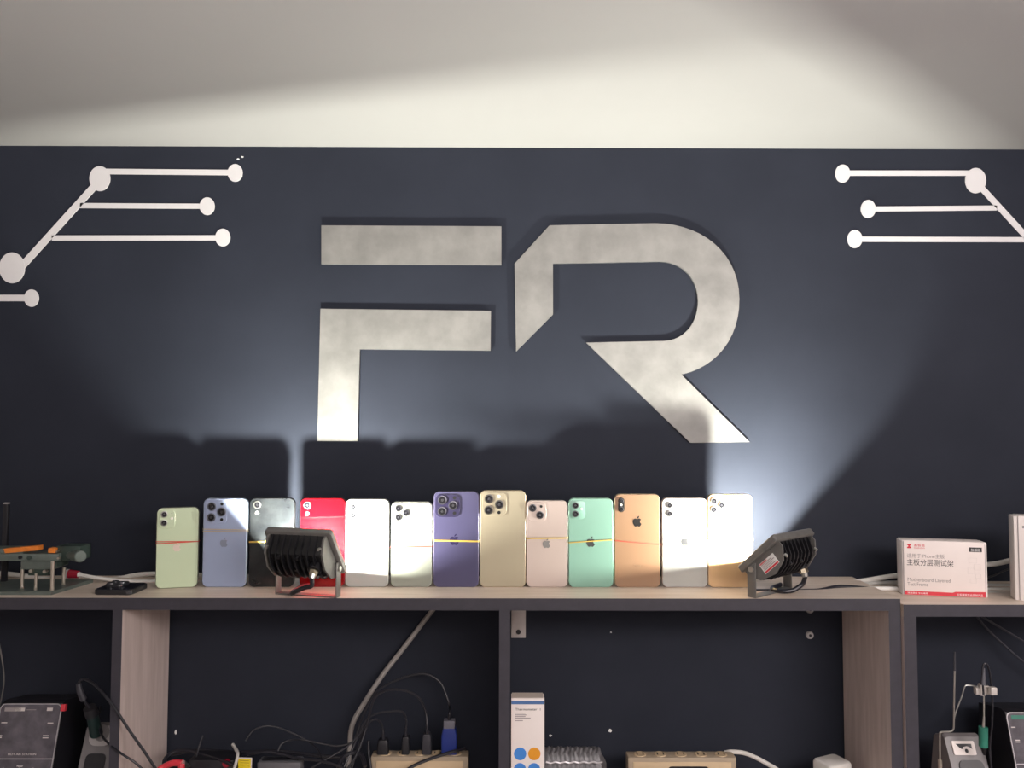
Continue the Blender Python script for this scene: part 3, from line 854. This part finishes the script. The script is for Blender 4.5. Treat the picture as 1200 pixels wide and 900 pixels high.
text('stripe_lettering', '主板维修专业研制产品', M_white, ca, (sx(1121.5), fy - .0002, sz(698.6)), size=.0042, width=sx(1151.5) - sx(1121.5))
# faint line drawing of a board on the right of the front
bm = NB()
for (u, v, a, b) in ((1141, 655, 9, 6), (1146, 663, 7, 7), (1139, 668, 8, 7), (1147, 674, 6, 5), (1141, 680, 7, 5)):
    x, z = sx(u), sz(v); k = .00133
    for (x0, x1, z0, z1) in ((-a, a, -b, -b + .35), (-a, a, b - .35, b), (-a, -a + .35, -b, b), (a - .35, a, -b, b)):
        box(bm, x + x0 * k * .5, x + x1 * k * .5, fy - .0001, fy + .0002, z + z0 * k * .5, z + z1 * k * .5)
obj('line_drawing', bm, M_ink_pale, ca, smooth=False)

w2 = .135; y2 = R(-20); h2 = P(1190, 604.8, 1.228).z - ZS2
l2 = P(1190, 700, 1.228)
c2 = thing('carton', 'taller white carton cut off by the right edge of the photo', 'box', (l2.x + math.cos(y2) * w2 / 2, l2.y + math.sin(y2) * w2 / 2, ZS2), y2)
bm = NB()
box(bm, -w2 / 2, w2 / 2, 0, .03, 0, h2, .0014); obj('tray', bm, M_card, c2)
bm = NB(); box(bm, -w2 / 2 + .0062, w2 / 2 - .004, -.0012, .0305, .0002, h2 + .0008, .0008); obj('sleeve', bm, M_card, c2)
bm = NB(); box(bm, -w2 / 2 + .0056, -w2 / 2 + .0064, -.0013, .0, .0015, h2 - .001); obj('sleeve_edge', bm, M_ink_grey, c2)
bm = NB(); box(bm, -w2 / 2 + .0115, -w2 / 2 + .020, -.0014, -.0011, h2 - .0185, h2 - .0145); obj('print', bm, M_ink_grey, c2)

# ------------------------------------------------------------------ lower compartments: work stations
def station(label, xr, Dt, Db, wd, zt, flags):
    """Black bench unit with a sloping glossy front panel; xr is the right side if flags == 'left' else the left side."""
    zb = ZB
    h = zt - zb
    s = 1 if flags == 'left' else -1
    cx = xr - s * wd / 2
    root = thing('soldering_station', label, 'soldering station', (cx, YD(Db), zb))
    dy = Dt - Db
    n = Vector((0, -h, dy)).normalized()
    prof = [(0.0, 0.006), (0.004, 0), (.11, 0), (.11, h - .012), (dy + .012, h), (dy, h - .002)]
    bm = NB(); prism_x(bm, prof, -wd / 2, wd / 2)
    obj('case', bm, M_black, root, smooth=False)
    # frame of the panel on the sloping front: build in panel coordinates (x, along slope) then place
    ln = math.hypot(h - .006, dy)
    A = Matrix.Translation(Vector((0, 0, .004))) @ Matrix.Rotation(-math.atan2(dy, h - .006), 4, 'X')

    def pan(name, outl, y0, y1, m, parent=root):
        bm = NB(); prism_y(bm, outl, y0, y1, M=A); return obj(name, bm, m, parent, smooth=False)
    pan('trim_frame', rrect(wd, ln, .008, 5, 0, ln / 2), -.0022, .001, M_silverline)
    pan('panel', rrect(wd - .003, ln - .003, .007, 5, 0, ln / 2), -.0028, -.002, M_screenpanel)
    return root, A, ln, wd


zt1 = P(40, 822.8, 1.262).z; xr1 = P(74, 823, 1.262).x
stl, A1, ln1, wd1 = station('black soldering station with sloping glossy panel in the left compartment', xr1, 1.262, 1.222, .098, zt1, 'left')


def panel_box(root, A, name, x0, x1, s0, s1, m, t=.0005, y=-.0028, parent=None):
    bm = NB(); box(bm, x0, x1, y - t, y + .0002, s0, s1, M=A); return obj(name, bm, m, parent or root, smooth=False)


hw1 = wd1 / 2
panel_box(stl, A1, 'badge', -hw1 + .008, -hw1 + .034, ln1 - .0115, ln1 - .006, M_ink_grey)
panel_box(stl, A1, 'badge', -hw1 + .0245, -hw1 + .040, ln1 - .0112, ln1 - .0062, M_ink_pale)
panel_box(stl, A1, 'printed_line', -hw1 + .043, -hw1 + .058, ln1 - .0096, ln1 - .0088, M_ink_grey)
panel_box(stl, A1, 'badge', hw1 - .0225, hw1 - .0135, ln1 - .0108, ln1 - .0062, M_ink_pale)
for (x, s) in ((-hw1 + .0065, .028), (-hw1 + .002, .047), (-hw1 + .002, .0495), (hw1 - .018, .0285), (hw1 - .022, .047), (hw1 - .022, .050)):
    panel_box(stl, A1, 'panel_mark', x, x + .009, ln1 - s - .001, ln1 - s + .0004, M_ink_pale)
panel_box(stl, A1, 'trim_line', -hw1 + .001, hw1 - .001, ln1 - .0815, ln1 - .0802, M_silverline)
text('panel_lettering', 'HOT AIR STATION', M_ink_pale, stl, (A1 @ Vector((-hw1 + .0255, -.0031, ln1 - .0755))), size=.0042, width=.044, rot=(R(90) - math.atan2(.04, .15), 0, 0))
text('panel_lettering', 'Power', M_white, stl, (A1 @ Vector((-hw1 + .043, -.0031, ln1 - .0925))), size=.0044, width=.0095, rot=(R(90) - math.atan2(.04, .15), 0, 0))
panel_box(stl, A1, 'panel_mark', -hw1 + .0475, -hw1 + .0483, ln1 - .099, ln1 - .093, M_ink_pale)
for x in (-hw1 + .0225, -hw1 + .069):
    bm = NB(); a = Vector((x, 0, ln1 - .0955)); cyl(bm, A1 @ (a + Vector((0, -.0026, 0))), A1 @ (a + Vector((0, -.0036, 0))), .0018, .0018, 12); obj('indicator', bm, M_white, stl)
panel_box(stl, A1, 'teal_label', -hw1, hw1 - .022, ln1 - .122, ln1 - .102, M_teal)
t = Vector((hw1 - .0005, 0, ln1 - .0045)); bm = NB(); box(bm, hw1 - .0015, hw1 + .0055, -.003, .004, ln1 - .0115, ln1 - .001, .0006, M=A1); o = obj('red_tab', bm, M_red, stl); o['label'] = 'red corner tab'

zt2 = P(1190, 833, 1.262).z; xl2 = P(1177.5, 834, 1.262).x
st2, A2, ln2, wd2 = station('black soldering station with silver trim at the right edge of the photo', xl2, 1.262, 1.222, .11, zt2, 'right')
hw2 = wd2 / 2
panel_box(st2, A2, 'badge', -hw2 + .007, hw2 - .03, ln2 - .0105, ln2 - .0045, M_teal)
for s in (.022, .041, .0435):
    panel_box(st2, A2, 'panel_mark', -hw2 + .004 + (.003 if s > .03 else 0), -hw2 + .0105 + (.003 if s > .03 else 0), ln2 - s - .001, ln2 - s + .0004, M_ink_pale)
panel_box(st2, A2, 'trim_line', -hw2 + .001, hw2 - .001, ln2 - .0765, ln2 - .0752, M_silverline)


def iron_stand(label, uL, uR, vtop, D, handle):
    """Sloping grey soldering iron rest."""
    xL = P(uL, 880, D).x; xR = P(uR, 880, D).x; zt = P((uL + uR) / 2, vtop, D + .03).z
    wd = xR - xL; h = zt - ZB; cx = (xL + xR) / 2
    root = thing('iron_stand', label, 'iron stand', (cx, YD(D), ZB))
    prof = [(-.022, 0), (.075, 0), (.06, h * .9), (.036, h), (.028, h - .003)]
    bm = NB()
    rings = []
    for (x, f) in ((-wd / 2, .97), (-wd / 2 + .004, 1.0), (wd / 2 - .004, 1.0), (wd / 2, .97)):
        rings.append([Vector((x, y, z * f)) for y, z in prof])
    loft(bm, rings); obj('stand_body', bm, M_standgrey, root)
    sl = math.atan2(.05, h)
    A = Matrix.Translation(Vector((0, -.022, 0))) @ Matrix.Rotation(-sl, 4, 'X')
    return root, A, h / math.cos(sl), wd


s1, B1, bl1, bw1 = iron_stand('grey iron stand holding a dark teal soldering iron beside the left divider', 90, 128, 848, 1.245, None)
bm = NB(); prism_y(bm, rrect(bw1 * .72, .030, .012, 6, .002, bl1 - .017), -.0025, .001, M=B1); obj('holder_plate', bm, M_standlight, s1)
bm = NB(); prism_y(bm, circ(.003, bl1 - .013, .0115, .0125, 24), -.0036, .001, M=B1); obj('holder_ring', bm, M_standgrey, s1)
bm = NB(); prism_y(bm, rrect(bw1 * .62, .05, .008, 5, .0, bl1 - .068), -.0014, .001, M=B1); obj('sponge_tray', bm, M_black, s1)

ir1p = P(111, 857, 1.245)
ir1 = thing('soldering_iron', 'dark teal soldering iron with black cord resting in the left iron stand', 'soldering iron', ir1p)
q = lambda u, v, D: P(u, v, D) - ir1p
bm = NB(); cyl(bm, q(113, 860, 1.255), q(108, 838, 1.238), .0095, .0085, 18); obj('handle', bm, M_darkteal, ir1)
bm = NB(); cyl(bm, q(108, 838, 1.238), q(105, 829, 1.232), .0100, .0092, 18); obj('collar', bm, M_black, ir1)
bm = NB(); tube(bm, [q(105, 829, 1.232), q(98, 820, 1.225), q(93, 808, 1.222), q(93, 799, 1.222), q(100, 796, 1.222), q(114, 805, 1.208), q(133, 828, 1.196), q(153, 858, 1.196), q(170, 882, 1.198), q(184, 903, 1.20), q(196, 916, 1.215), q(212, 930, 1.25)], .0021)
obj('cord', bm, M_blackcable, ir1)
bm = NB(); tube(bm, [q(98, 820, 1.225), q(93.5, 810, 1.222), q(92, 801, 1.222)], [.0052, .0038]); obj('strain_relief', bm, mat('rubber_relief', (.03, .03, .04), .5), ir1)
cable('thin_cable', 'thin grey cord hanging past the left iron stand to the compartment floor', [P(118, 828, 1.27), P(115.5, 842, 1.255), P(117.5, 858, 1.242), P(126, 870, 1.212), P(142, 883, 1.197), P(160, 895, 1.198), P(176, 912, 1.21), P(186, 930, 1.24)], .0017, M_blackcable)

s2, B2, bl2, bw2 = iron_stand('grey iron stand with pale printed tile in the right compartment', 1118.5, 1162, 860.5, 1.245, None)
bm = NB(); prism_y(bm, rrect(.036, .021, .002, 3, -.0035, bl2 - .0195), -.0016, .001, M=B2); tl = obj('printed_tile', bm, M_card, s2)
bm = NB(); prism_y(bm, [(-.016, bl2 - .0135), (.009, bl2 - .0135), (.009, bl2 - .021), (.005, bl2 - .018), (.001, bl2 - .0168), (-.005, bl2 - .018), (-.0075, bl2 - .0215), (-.0115, bl2 - .0185)], -.0022, -.001, M=B2); obj('tile_picture', bm, M_black, tl, smooth=False)
bm = NB(); prism_y(bm, circ(-.0008, bl2 - .0238, .0026, .003, 16), -.0022, -.001, M=B2); obj('tile_dot', bm, M_black, tl, smooth=False)
bm = NB(); prism_y(bm, rrect(bw2 * .66, .05, .009, 5, .002, bl2 - .062), -.0014, .001, M=B2); obj('sponge_tray', bm, M_black, s2)

i2p = P(1152, 870, 1.232)
i2 = thing('soldering_iron', 'teal handled soldering iron upright with wire, in the right compartment', 'soldering iron', i2p)
q = lambda u, v, D: P(u, v, D) - i2p
bm = NB(); cyl(bm, q(1152.3, 875, 1.232), q(1152.3, 852, 1.232), .0066, .0066, 18); obj('handle', bm, M_teal, i2)
bm = NB(); cyl(bm, q(1153.5, 884, 1.238), q(1152.3, 875, 1.232), .0022, .0050, 14); obj('tip', bm, M_black, i2)
bm = NB(); cyl(bm, q(1152.3, 852, 1.232), q(1153, 840, 1.232), .0022, .0016, 10); cyl(bm, q(1153, 844, 1.232), q(1153, 816, 1.232), .0013, .0012, 10); obj('shaft', bm, M_steel, i2)
bm = NB(); tube(bm, [q(1152.5, 814, 1.232), q(1151.5, 795, 1.234), q(1152, 782, 1.236), q(1155, 777.5, 1.236), q(1158.5, 783, 1.236), q(1161.5, 800, 1.238), q(1163, 820, 1.24), q(1162.5, 850, 1.245), q(1160, 875, 1.25), q(1162, 900, 1.25), q(1168, 940, 1.255)], .0016); obj('cord', bm, M_blackcable, i2)
bm = NB(); cyl(bm, q(1152, 803, 1.232), q(1153, 783, 1.236), .0042, .0018, 14); obj('strain_relief', bm, mat('grey_relief', (.06, .06, .075), .5), i2)

# holder wand: bent steel rod with clamp that carries the iron
rp0 = P(1101.5, 930, 1.245)
hr_ = thing('support_rod', 'bent bright steel rod with white clamp standing left of the right iron stand', 'rod', (rp0.x, YD(1.245), ZB))
o0 = Vector((rp0.x, YD(1.245), ZB)); q = lambda u, v, D=1.245: P(u, v, D) - o0
bm = NB(); base = q(1101.5, 890); tube(bm, [Vector((base.x, base.y, .004)), q(1101.5, 890), q(1101.2, 862), q(1102.5, 858.2), q(1106, 857.4), q(1114, 857), q(1117.3, 854), q(1117.8, 845), q(1118, 825), q(1118.6, 795), q(1118.8, 785)], .00135, k=6); obj('rod', bm, M_steel, hr_)
bm = NB(); cyl(bm, q(1118.8, 786), q(1118.8, 764), .0016, .0013, 10); obj('sleeve', bm, mat('dark_sleeve', (.05, .05, .06), .5), hr_)
bm = NB(); cyl(bm, Vector((base.x, base.y, 0)), q(1101.5, 890), .0032, .0032, 14); cyl(bm, Vector((base.x, base.y, 0)), Vector((base.x, base.y, .004)), .011, .010, 20); obj('foot', bm, M_pillar, hr_)
bm = NB(); tube(bm, [q(1117.8, 845), q(1120, 835), q(1127, 816), q(1130.5, 805), q(1134, 803), q(1146, 804.5)], .0011, k=5); obj('side_arm', bm, M_lensring_light, hr_)
bm = NB()
for (u0, u1, v0, v1) in ((1144, 1149, 806.5, 814.5), (1149, 1156, 802.5, 815.5), (1156, 1161, 804.5, 814), (1161.5, 1169, 806.2, 815)):
    a = q(u0, v0, 1.240 if u0 < 1160 else 1.228); b = q(u1, v1, 1.240 if u0 < 1160 else 1.228); box(bm, a.x, b.x, a.y, a.y + .008, b.z, a.z, .0008)
obj('clamp', bm, mat('white_enamel', (.62, .58, .55), .35, metal=.3), hr_)

cable('thin_cable', 'thin black cable sagging at the top of the right compartment, upper one', [P(1136, 712, 1.35), P(1158, 727, 1.35), P(1200, 752, 1.345), P(1260, 790, 1.34)], .0018, mat('dull_black_cable', (.03, .03, .042), .5))
cable('thin_cable', 'thin black cable sagging at the top of the right compartment, lower one', [P(1138, 712, 1.36), P(1154, 734, 1.36), P(1178, 757, 1.355), P(1203, 778, 1.35), P(1260, 815, 1.345)], .0018, bpy.data.materials['dull_black_cable'])
cable('thin_cable', 'thin grey cable hanging at the left edge of the left compartment', [P(-3, 745, 1.33), P(1, 765, 1.33), P(4.5, 790, 1.33), P(3, 812, 1.33), P(-6, 850, 1.33)], .0011, M_alu_rim)

# ------------------------------------------------------------------ middle compartments
# grey conduit cable that drops behind the board
cable('conduit_cable', 'thick grey cable curving down the wall in the compartment left of the middle divider', [P(545, 676, 1.3757), P(520, 700, 1.3757), P(503, 720, 1.375), P(474, 758, 1.368), P(449, 790, 1.362), P(428, 822, 1.355), P(415.5, 843, 1.35), P(411, 858, 1.35), P(410, 872, 1.35), P(408, 900, 1.34)], .0043, mat('dull_grey_cable', (.27, .255, .245), .5, var=.04, scale=50))


def power_strip(label, u0, u1, vt, D, plug=True):
    xL, xR = P(u0, 890, D).x, P(u1, 890, D).x
    zt = P(u0, vt, D).z
    cx = (xL + xR) / 2; h = zt - ZB; hw = (xR - xL) / 2; dp = .026
    root = thing('power_strip', label, 'power strip', (cx, YD(D), ZB))
    bm = NB(); box(bm, -hw, hw, 0, dp, 0, h, .002); obj('case', bm, M_beige_edge, root)
    bm = NB(); box(bm, -hw + .0085, hw - .0085, -.0012, .004, .004, h - .0068, .001); obj('front_face', bm, M_beige, root)
    nn = 5
    for i in range(nn):
        x = -hw + .022 + (2 * hw - .044) * i / (nn - 1)
        bm = NB(); cyl(bm, (x, dp / 2, h - .0008), (x, dp / 2, h + .0012), .0105, .0098, 20); s = obj('socket', bm, M_beige, root)
        bm = NB()
        for a in (-.005, .005): box(bm, x + a - .001, x + a + .001, dp / 2 - .004, dp / 2 + .004, h + .0011, h + .0015)
        obj('socket_slots', bm, M_black, s)
    return root, h, hw


STD = 1.30
ps1, ph1, phw1 = power_strip('beige power strip with black and blue plugs, left of the middle divider', 434.5, 548.5, 886.8, STD)
ps2, ph2, phw2 = power_strip('beige power strip with dark switch window, right of the middle divider', 736, 863, 888, STD)
bm = NB(); prism_y(bm, rrect(.068, .024, .006, 5, .010, ph2 - .0255), -.0022, -.001); sw = obj('switch_window', bm, M_black, ps2)


def plug(name, label, u, vt, vb, wpx, m, cordpts, cordr=.0019, capm=None, base=None, group='plugs in the left power strip'):
    D = STD + .013
    b = P(u, vb, D); b = Vector((b.x, YD(D), ZB + ph1 + .0012))
    root = thing(name, label, 'plug', b, group=group)
    wd = (P(u + wpx / 2, vb, D) - P(u - wpx / 2, vb, D)).x
    h = P(u, vt, D).z - b.z
    bm = NB()
    rr = lambda w_, d_, z: [Vector((x, y, z)) for x, y in rrect(w_, d_, .003, 4)]
    loft(bm, [rr(wd, .018, 0), rr(wd, .018, h * .72), rr(wd * .78, .014, h)]); obj('body', bm, m, root)
    if capm:
        bm = NB(); box(bm, -wd * .36, wd * .36, -.008, .008, h, h + .0125, .001); obj('cap', bm, capm, root)
        h += .0125
    pts = [Vector((0, 0, h - .002)), Vector((0, 0, h + .012))] + [P(*p) - b for p in cordpts]
    bm = NB(); tube(bm, pts, cordr); obj('cord', bm, M_blackcable, root)
    bm = NB(); cyl(bm, (0, 0, h - .002), (0, 0, h + .012), .0035, .0024, 10); obj('strain_relief', bm, M_blackcable, root)
    return root


M_plug_grey = mat('dark_grey_plug', (.028, .028, .036), .45)
plug('power_plug', 'black plug under the tall arched cord, beside the blue plug', 500.2, 859, 882, 11, M_plug_grey, [(499, 835, 1.32), (492, 819, 1.318), (480, 811, 1.315), (465, 808, 1.312), (450, 810, 1.31), (438, 820, 1.31), (430, 850, 1.305), (420, 880, 1.29), (405, 905, 1.27)], .0021)
plug('power_plug', 'blue plug with pale cap in the left power strip', 526.5, 852, 883, 18, M_blueplug, [(527, 828, 1.335), (522, 812, 1.345), (516, 800, 1.35), (505, 792, 1.352), (490, 790, 1.352), (465, 797, 1.35), (440, 812, 1.345), (425, 840, 1.335), (415, 870, 1.32)], .0019, capm=mat('grey_cap', (.14, .14, .17), .5))
plug('power_plug', 'small black plug at the left end of the left power strip', 449, 866, 882, 13, M_black, [(447, 848, 1.32), (440, 843, 1.315), (430, 850, 1.31), (420, 875, 1.30), (412, 900, 1.28)], .0018)
plug('power_plug', 'slim black plug in the middle of the left power strip', 475.5, 862, 882, 9, M_black, [(476, 843, 1.322), (471, 834, 1.32), (455, 834, 1.315), (437, 838, 1.31), (425, 850, 1.305), (412, 880, 1.29), (400, 905, 1.27)], .0018)

# cords draped in front
GCORD = 'tangled black cords on the compartment floor'
cords = [
    ('thin black cord running forward over the front of the left power strip', [(545, 877, 1.31), (530, 881, 1.295), (505, 889, 1.285), (482, 899, 1.27), (465, 912, 1.25)], .0026),
    ('thin black cord rising in a high arch in the left compartment', [(288, 868, 1.30), (296, 857, 1.31), (308, 851.5, 1.315), (322, 851.5, 1.32), (340, 858, 1.32), (360, 868, 1.32), (372, 878, 1.31), (378, 892, 1.29)], .0014),
    ('black cord in a lower arch under the high arch', [(326, 880, 1.29), (330, 872, 1.295), (340, 867.5, 1.30), (356, 867, 1.30), (375, 871, 1.31), (395, 874, 1.31), (412, 870, 1.315), (426, 858, 1.32), (431, 842, 1.325)], .0014),
    ('black cord crossing diagonally left of the left power strip', [(362, 902, 1.25), (378, 892, 1.26), (392, 884, 1.27), (408, 874, 1.285), (420, 862, 1.295), (428, 850, 1.30)], .0014),
    ('pale rimmed black cord lying along the floor in the left compartment', [(290, 884, 1.27), (312, 881, 1.27), (330, 884, 1.27), (350, 889, 1.265), (372, 891, 1.26), (395, 897, 1.255), (410, 905, 1.25)], .0022),
    ('black cord looping down behind the yellow tag', [(238, 862, 1.30), (232, 880, 1.29), (226, 905, 1.27)], .0016),
    ('black cord lying behind the yellow tag along the wall', [(200, 884, 1.31), (225, 880, 1.315), (252, 880, 1.32), (285, 882, 1.32), (320, 880, 1.32), (360, 884, 1.32), (400, 888, 1.32)], .0030),
    ('black cord hanging past the left end of the left power strip', [(432, 868, 1.29), (432, 882, 1.285), (434, 895, 1.28), (436, 912, 1.27)], .0022),
    ('black cord coiled against the left divider', [(192, 905, 1.27), (193, 890, 1.285), (204, 881, 1.30), (222, 880, 1.30), (240, 885, 1.29), (262, 892, 1.27), (285, 902, 1.25)], .0028),
    ('black cord bunched in front of the grey conduit cable', [(395, 905, 1.26), (402, 888, 1.28), (414, 882, 1.29), (424, 886, 1.285), (428, 898, 1.27)], .0034),
]
for lab, pts, r in cords:
    cable('tangled_cable', lab, [P(*p) for p in pts], r, M_blackcable, cat='cord', group=GCORD)

# red handled pliers, red-lit adapter, yellow tag
zfl = ZB
pp = Vector((P(200, 905, 1.25).x, YD(1.25), ZB))
pr = thing('pliers', 'red handled pliers leaning at the foot of the left divider', 'pliers', pp)
q = lambda u, v, D: P(u, v, D) - pp
bm = NB(); tube(bm, [q(213, 894.5, 1.25), q(203, 894.2, 1.25), q(193, 898, 1.25), q(184, 904, 1.245), q(172, 920, 1.24)], [.0052, .0042]); obj('handle', bm, M_redhandle, pr)
bm = NB(); tube(bm, [q(213, 895.5, 1.25), q(212, 904, 1.245), q(206, 916, 1.24), q(198, 930, 1.24)], [.0052, .0042]); obj('handle', bm, M_redhandle, pr)
bm = NB(); cyl(bm, q(213, 895, 1.25), q(222, 898, 1.27), .006, .002, 12); obj('jaws', bm, M_steel, pr)

ap = Vector((P(245, 905, 1.26).x, YD(1.27), ZB))
ad = thing('power_adapter', 'black adapter block with a red tip left of the yellow tag', 'adapter', ap)
zt = P(245, 891, 1.27).z - ZB
bm = NB(); box(bm, -.038, .036, 0, .04, 0, zt, .003); obj('case', bm, M_black, ad)
t = P(265, 895, 1.268) - ap; bm = NB(); cyl(bm, (t.x, -.003, t.z), (t.x, .002, t.z), .0058, .0064, 16); obj('red_tip', bm, M_redplug, ad)

yp = Vector((P(284, 900, 1.25).x, YD(1.25), ZB))
yt = thing('yellow_tag', 'yellow printed tag tied to a pale lead in the left compartment', 'tag', yp, R(-4))
q = lambda u, v, D: P(u, v, D) - yp
a = q(279, 888.2, 1.25); b = q(294.5, 908, 1.25)
bm = NB(); box(bm, a.x, b.x, 0, .0012, 0, a.z, .0003); obj('card', bm, M_yellow, yt)
bm = NB()
for v in (891, 893.5, 896): 
    c0 = q(281.5, v, 1.25); c1 = q(292, v + .7, 1.25); box(bm, c0.x, c1.x, -.0003, .0003, c1.z, c0.z)
obj('printed_lines', bm, mat('olive_ink', (.38, .28, .02), .6), yt)
bm = NB(); box(bm, a.x - .0005, b.x + .0005, -.0002, .0014, a.z - .0012, a.z + .0003); box(bm, b.x - .0008, b.x + .0006, -.0002, .0014, 0, a.z); obj('pale_border', bm, M_card, yt)
bm = NB(); tube(bm, [q(271, 873, 1.275), q(275, 878, 1.265), q(278, 883, 1.255), q(277.5, 890, 1.248), q(275, 900, 1.246), q(273, 915, 1.24)], .0026); obj('lead', bm, M_greycable, yt)

gp = Vector((P(327, 905, 1.262).x, YD(1.262), ZB))
gs = thing('grey_bar', 'low grey bar lying on the floor right of the yellow tag', 'bar', gp)
zt = P(327, 893.5, 1.262).z - ZB
bm = NB(); box(bm, P(301, 900, 1.262).x - gp.x, P(352, 900, 1.262).x - gp.x, 0, .025, 0, zt, .003); obj('casing', bm, mat('grey_bar_plastic', (.11, .11, .12), .4), gs)
bm = NB(); box(bm, -.03, .03, .006, .018, zt - .0002, zt + .0012, .0004); obj('cover', bm, M_black, gs)

# tall white box right of the middle divider
TD = 1.222
tp = P(618.5, 880, TD)
tb = thing('carton', 'tall narrow white box with blue and orange dots right of the middle divider', 'box', (tp.x, YD(TD), ZB))
tw = (P(638.3, 850, TD) - P(599.3, 850, TD)).x; th = P(618, 818.5, TD).z - ZB
bm = NB(); box(bm, -tw / 2, tw / 2, 0, .022, 0, th, .0008); obj('sleeve', bm, M_card, tb)
X = lambda u: (u - 618.8) / 39.0 * tw; Zf = lambda v: th - (v - 818.5) * .001357
bm = NB(); prism_x(bm, [(.001, th), (.021, th), (.021, th + .0016), (.003, th + .0008)], -tw / 2 + .001, tw / 2 - .002); obj('lid_flap', bm, mat('box_flap', (.45, .40, .36), .6), tb, smooth=False)
bm = NB(); box(bm, -tw / 2 + .0002, tw / 2 - .0002, -.0003, .0004, Zf(825), Zf(821.2)); obj('blue_band', bm, M_bluestripe, tb)
text('box_title', 'Thermometer  1', M_ink, tb, (X(604), -.0002, Zf(832)), size=.0052, width=X(633.5) - X(604))
bm = NB()
for (v, u1) in ((835, 616), (837, 617), (838.8, 616), (840.6, 622), (843.5, 613)):
    box(bm, X(603.8), X(u1), -.0003, .0003, Zf(v + .5), Zf(v - .4))
obj('small_print', bm, M_ink_grey, tb)
for (u, v, m) in ((609.8, 881, M_blue), (626.4, 881, M_orange), (609.6, 898.5, M_blue), (626.2, 898.5, M_blue), (609.6, 916, M_orange), (626.2, 916, M_blue)):
    bm = NB(); prism_y(bm, circ(X(u), Zf(v), 7.1 * .001357, None, 30), -.0004, .0004); obj('printed_dot', bm, m, tb, smooth=False)

# silver padded pouch behind the box
wp = Vector((P(678, 905, 1.285).x, YD(1.285), ZB))
wz = P(678, 879.5, 1.285).z - ZB
pw = thing('padded_pouch', 'ribbed silver padded pouch lying between the tall box and the right power strip', 'pouch', wp)
bm = NB(); NX, NY = 44, 10; xa = P(630, 890, 1.285).x - wp.x; xb = P(710.5, 890, 1.285).x - wp.x
grid = []
for j in range(NY + 1):
    row = []
    for i in range(NX + 1):
        x = xa + (xb - xa) * i / NX; fx_ = abs(2 * i / NX - 1); t = j / NY
        y = -.012 + .05 * t
        prof = math.sin(math.pi * min(1, max(0, (t * .9 + .06)))) ** .5
        z = wz * prof * (1 - .35 * max(0, fx_ - .8) / .2) * (1 + .018 * math.sin(i * 2.1) + .015 * math.sin(j * 2.7 + i))
        row.append(bm.verts.new((x + .002 * math.sin(j * 1.7), y, max(0, z))))
    grid.append(row)
for j in range(NY):
    for i in range(NX):
        bm.faces.new((grid[j][i], grid[j][i + 1], grid[j + 1][i + 1], grid[j + 1][i]))
es = [e for e in bm.edges if e.is_boundary]
r = bmesh.ops.extrude_edge_only(bm, edges=es)
for v in [x for x in r['geom'] if isinstance(x, bmesh.types.BMVert)]: v.co.z = 0
obj('pouch_body', bm, M_wrap, pw)
bm = NB(); pts = [P(640 + 5.5 * i, 893.5 + (.8 if i % 2 else -.6), 1.264) - wp for i in range(13)]
tube(bm, pts, .0015, 8, 4); obj('sealed_edge', bm, M_silverline, pw)

cable('white_lead', 'white lead curving from the right power strip down to the compartment floor', [P(850, 882, 1.33), P(858, 881, 1.325), P(872, 882.5, 1.32), P(886, 888, 1.31), P(900, 895.5, 1.30), P(915, 905, 1.29), P(940, 925, 1.29)], .0036, M_whitecable)
bp = Vector((P(984, 905, 1.28).x, YD(1.275), ZB))
ch = thing('charger', 'white rounded charger block in the corner by the right side panel', 'charger', bp, R(24))
zt = P(977, 889, 1.295).z - ZB
bm = NB()
rr = lambda w_, d_, z: [Vector((x, y + .018, z)) for x, y in rrect(w_, d_, .006, 5)]
loft(bm, [rr(.046, .036, 0), rr(.050, .040, .004), rr(.050, .040, zt - .005), rr(.047, .037, zt - .0014), rr(.042, .032, zt)]); obj('case', bm, M_whitecable, ch)
bm = NB(); box(bm, .004, .018, -.0026, 0, zt - .017, zt - .010, .0006); obj('port', bm, M_black, ch)
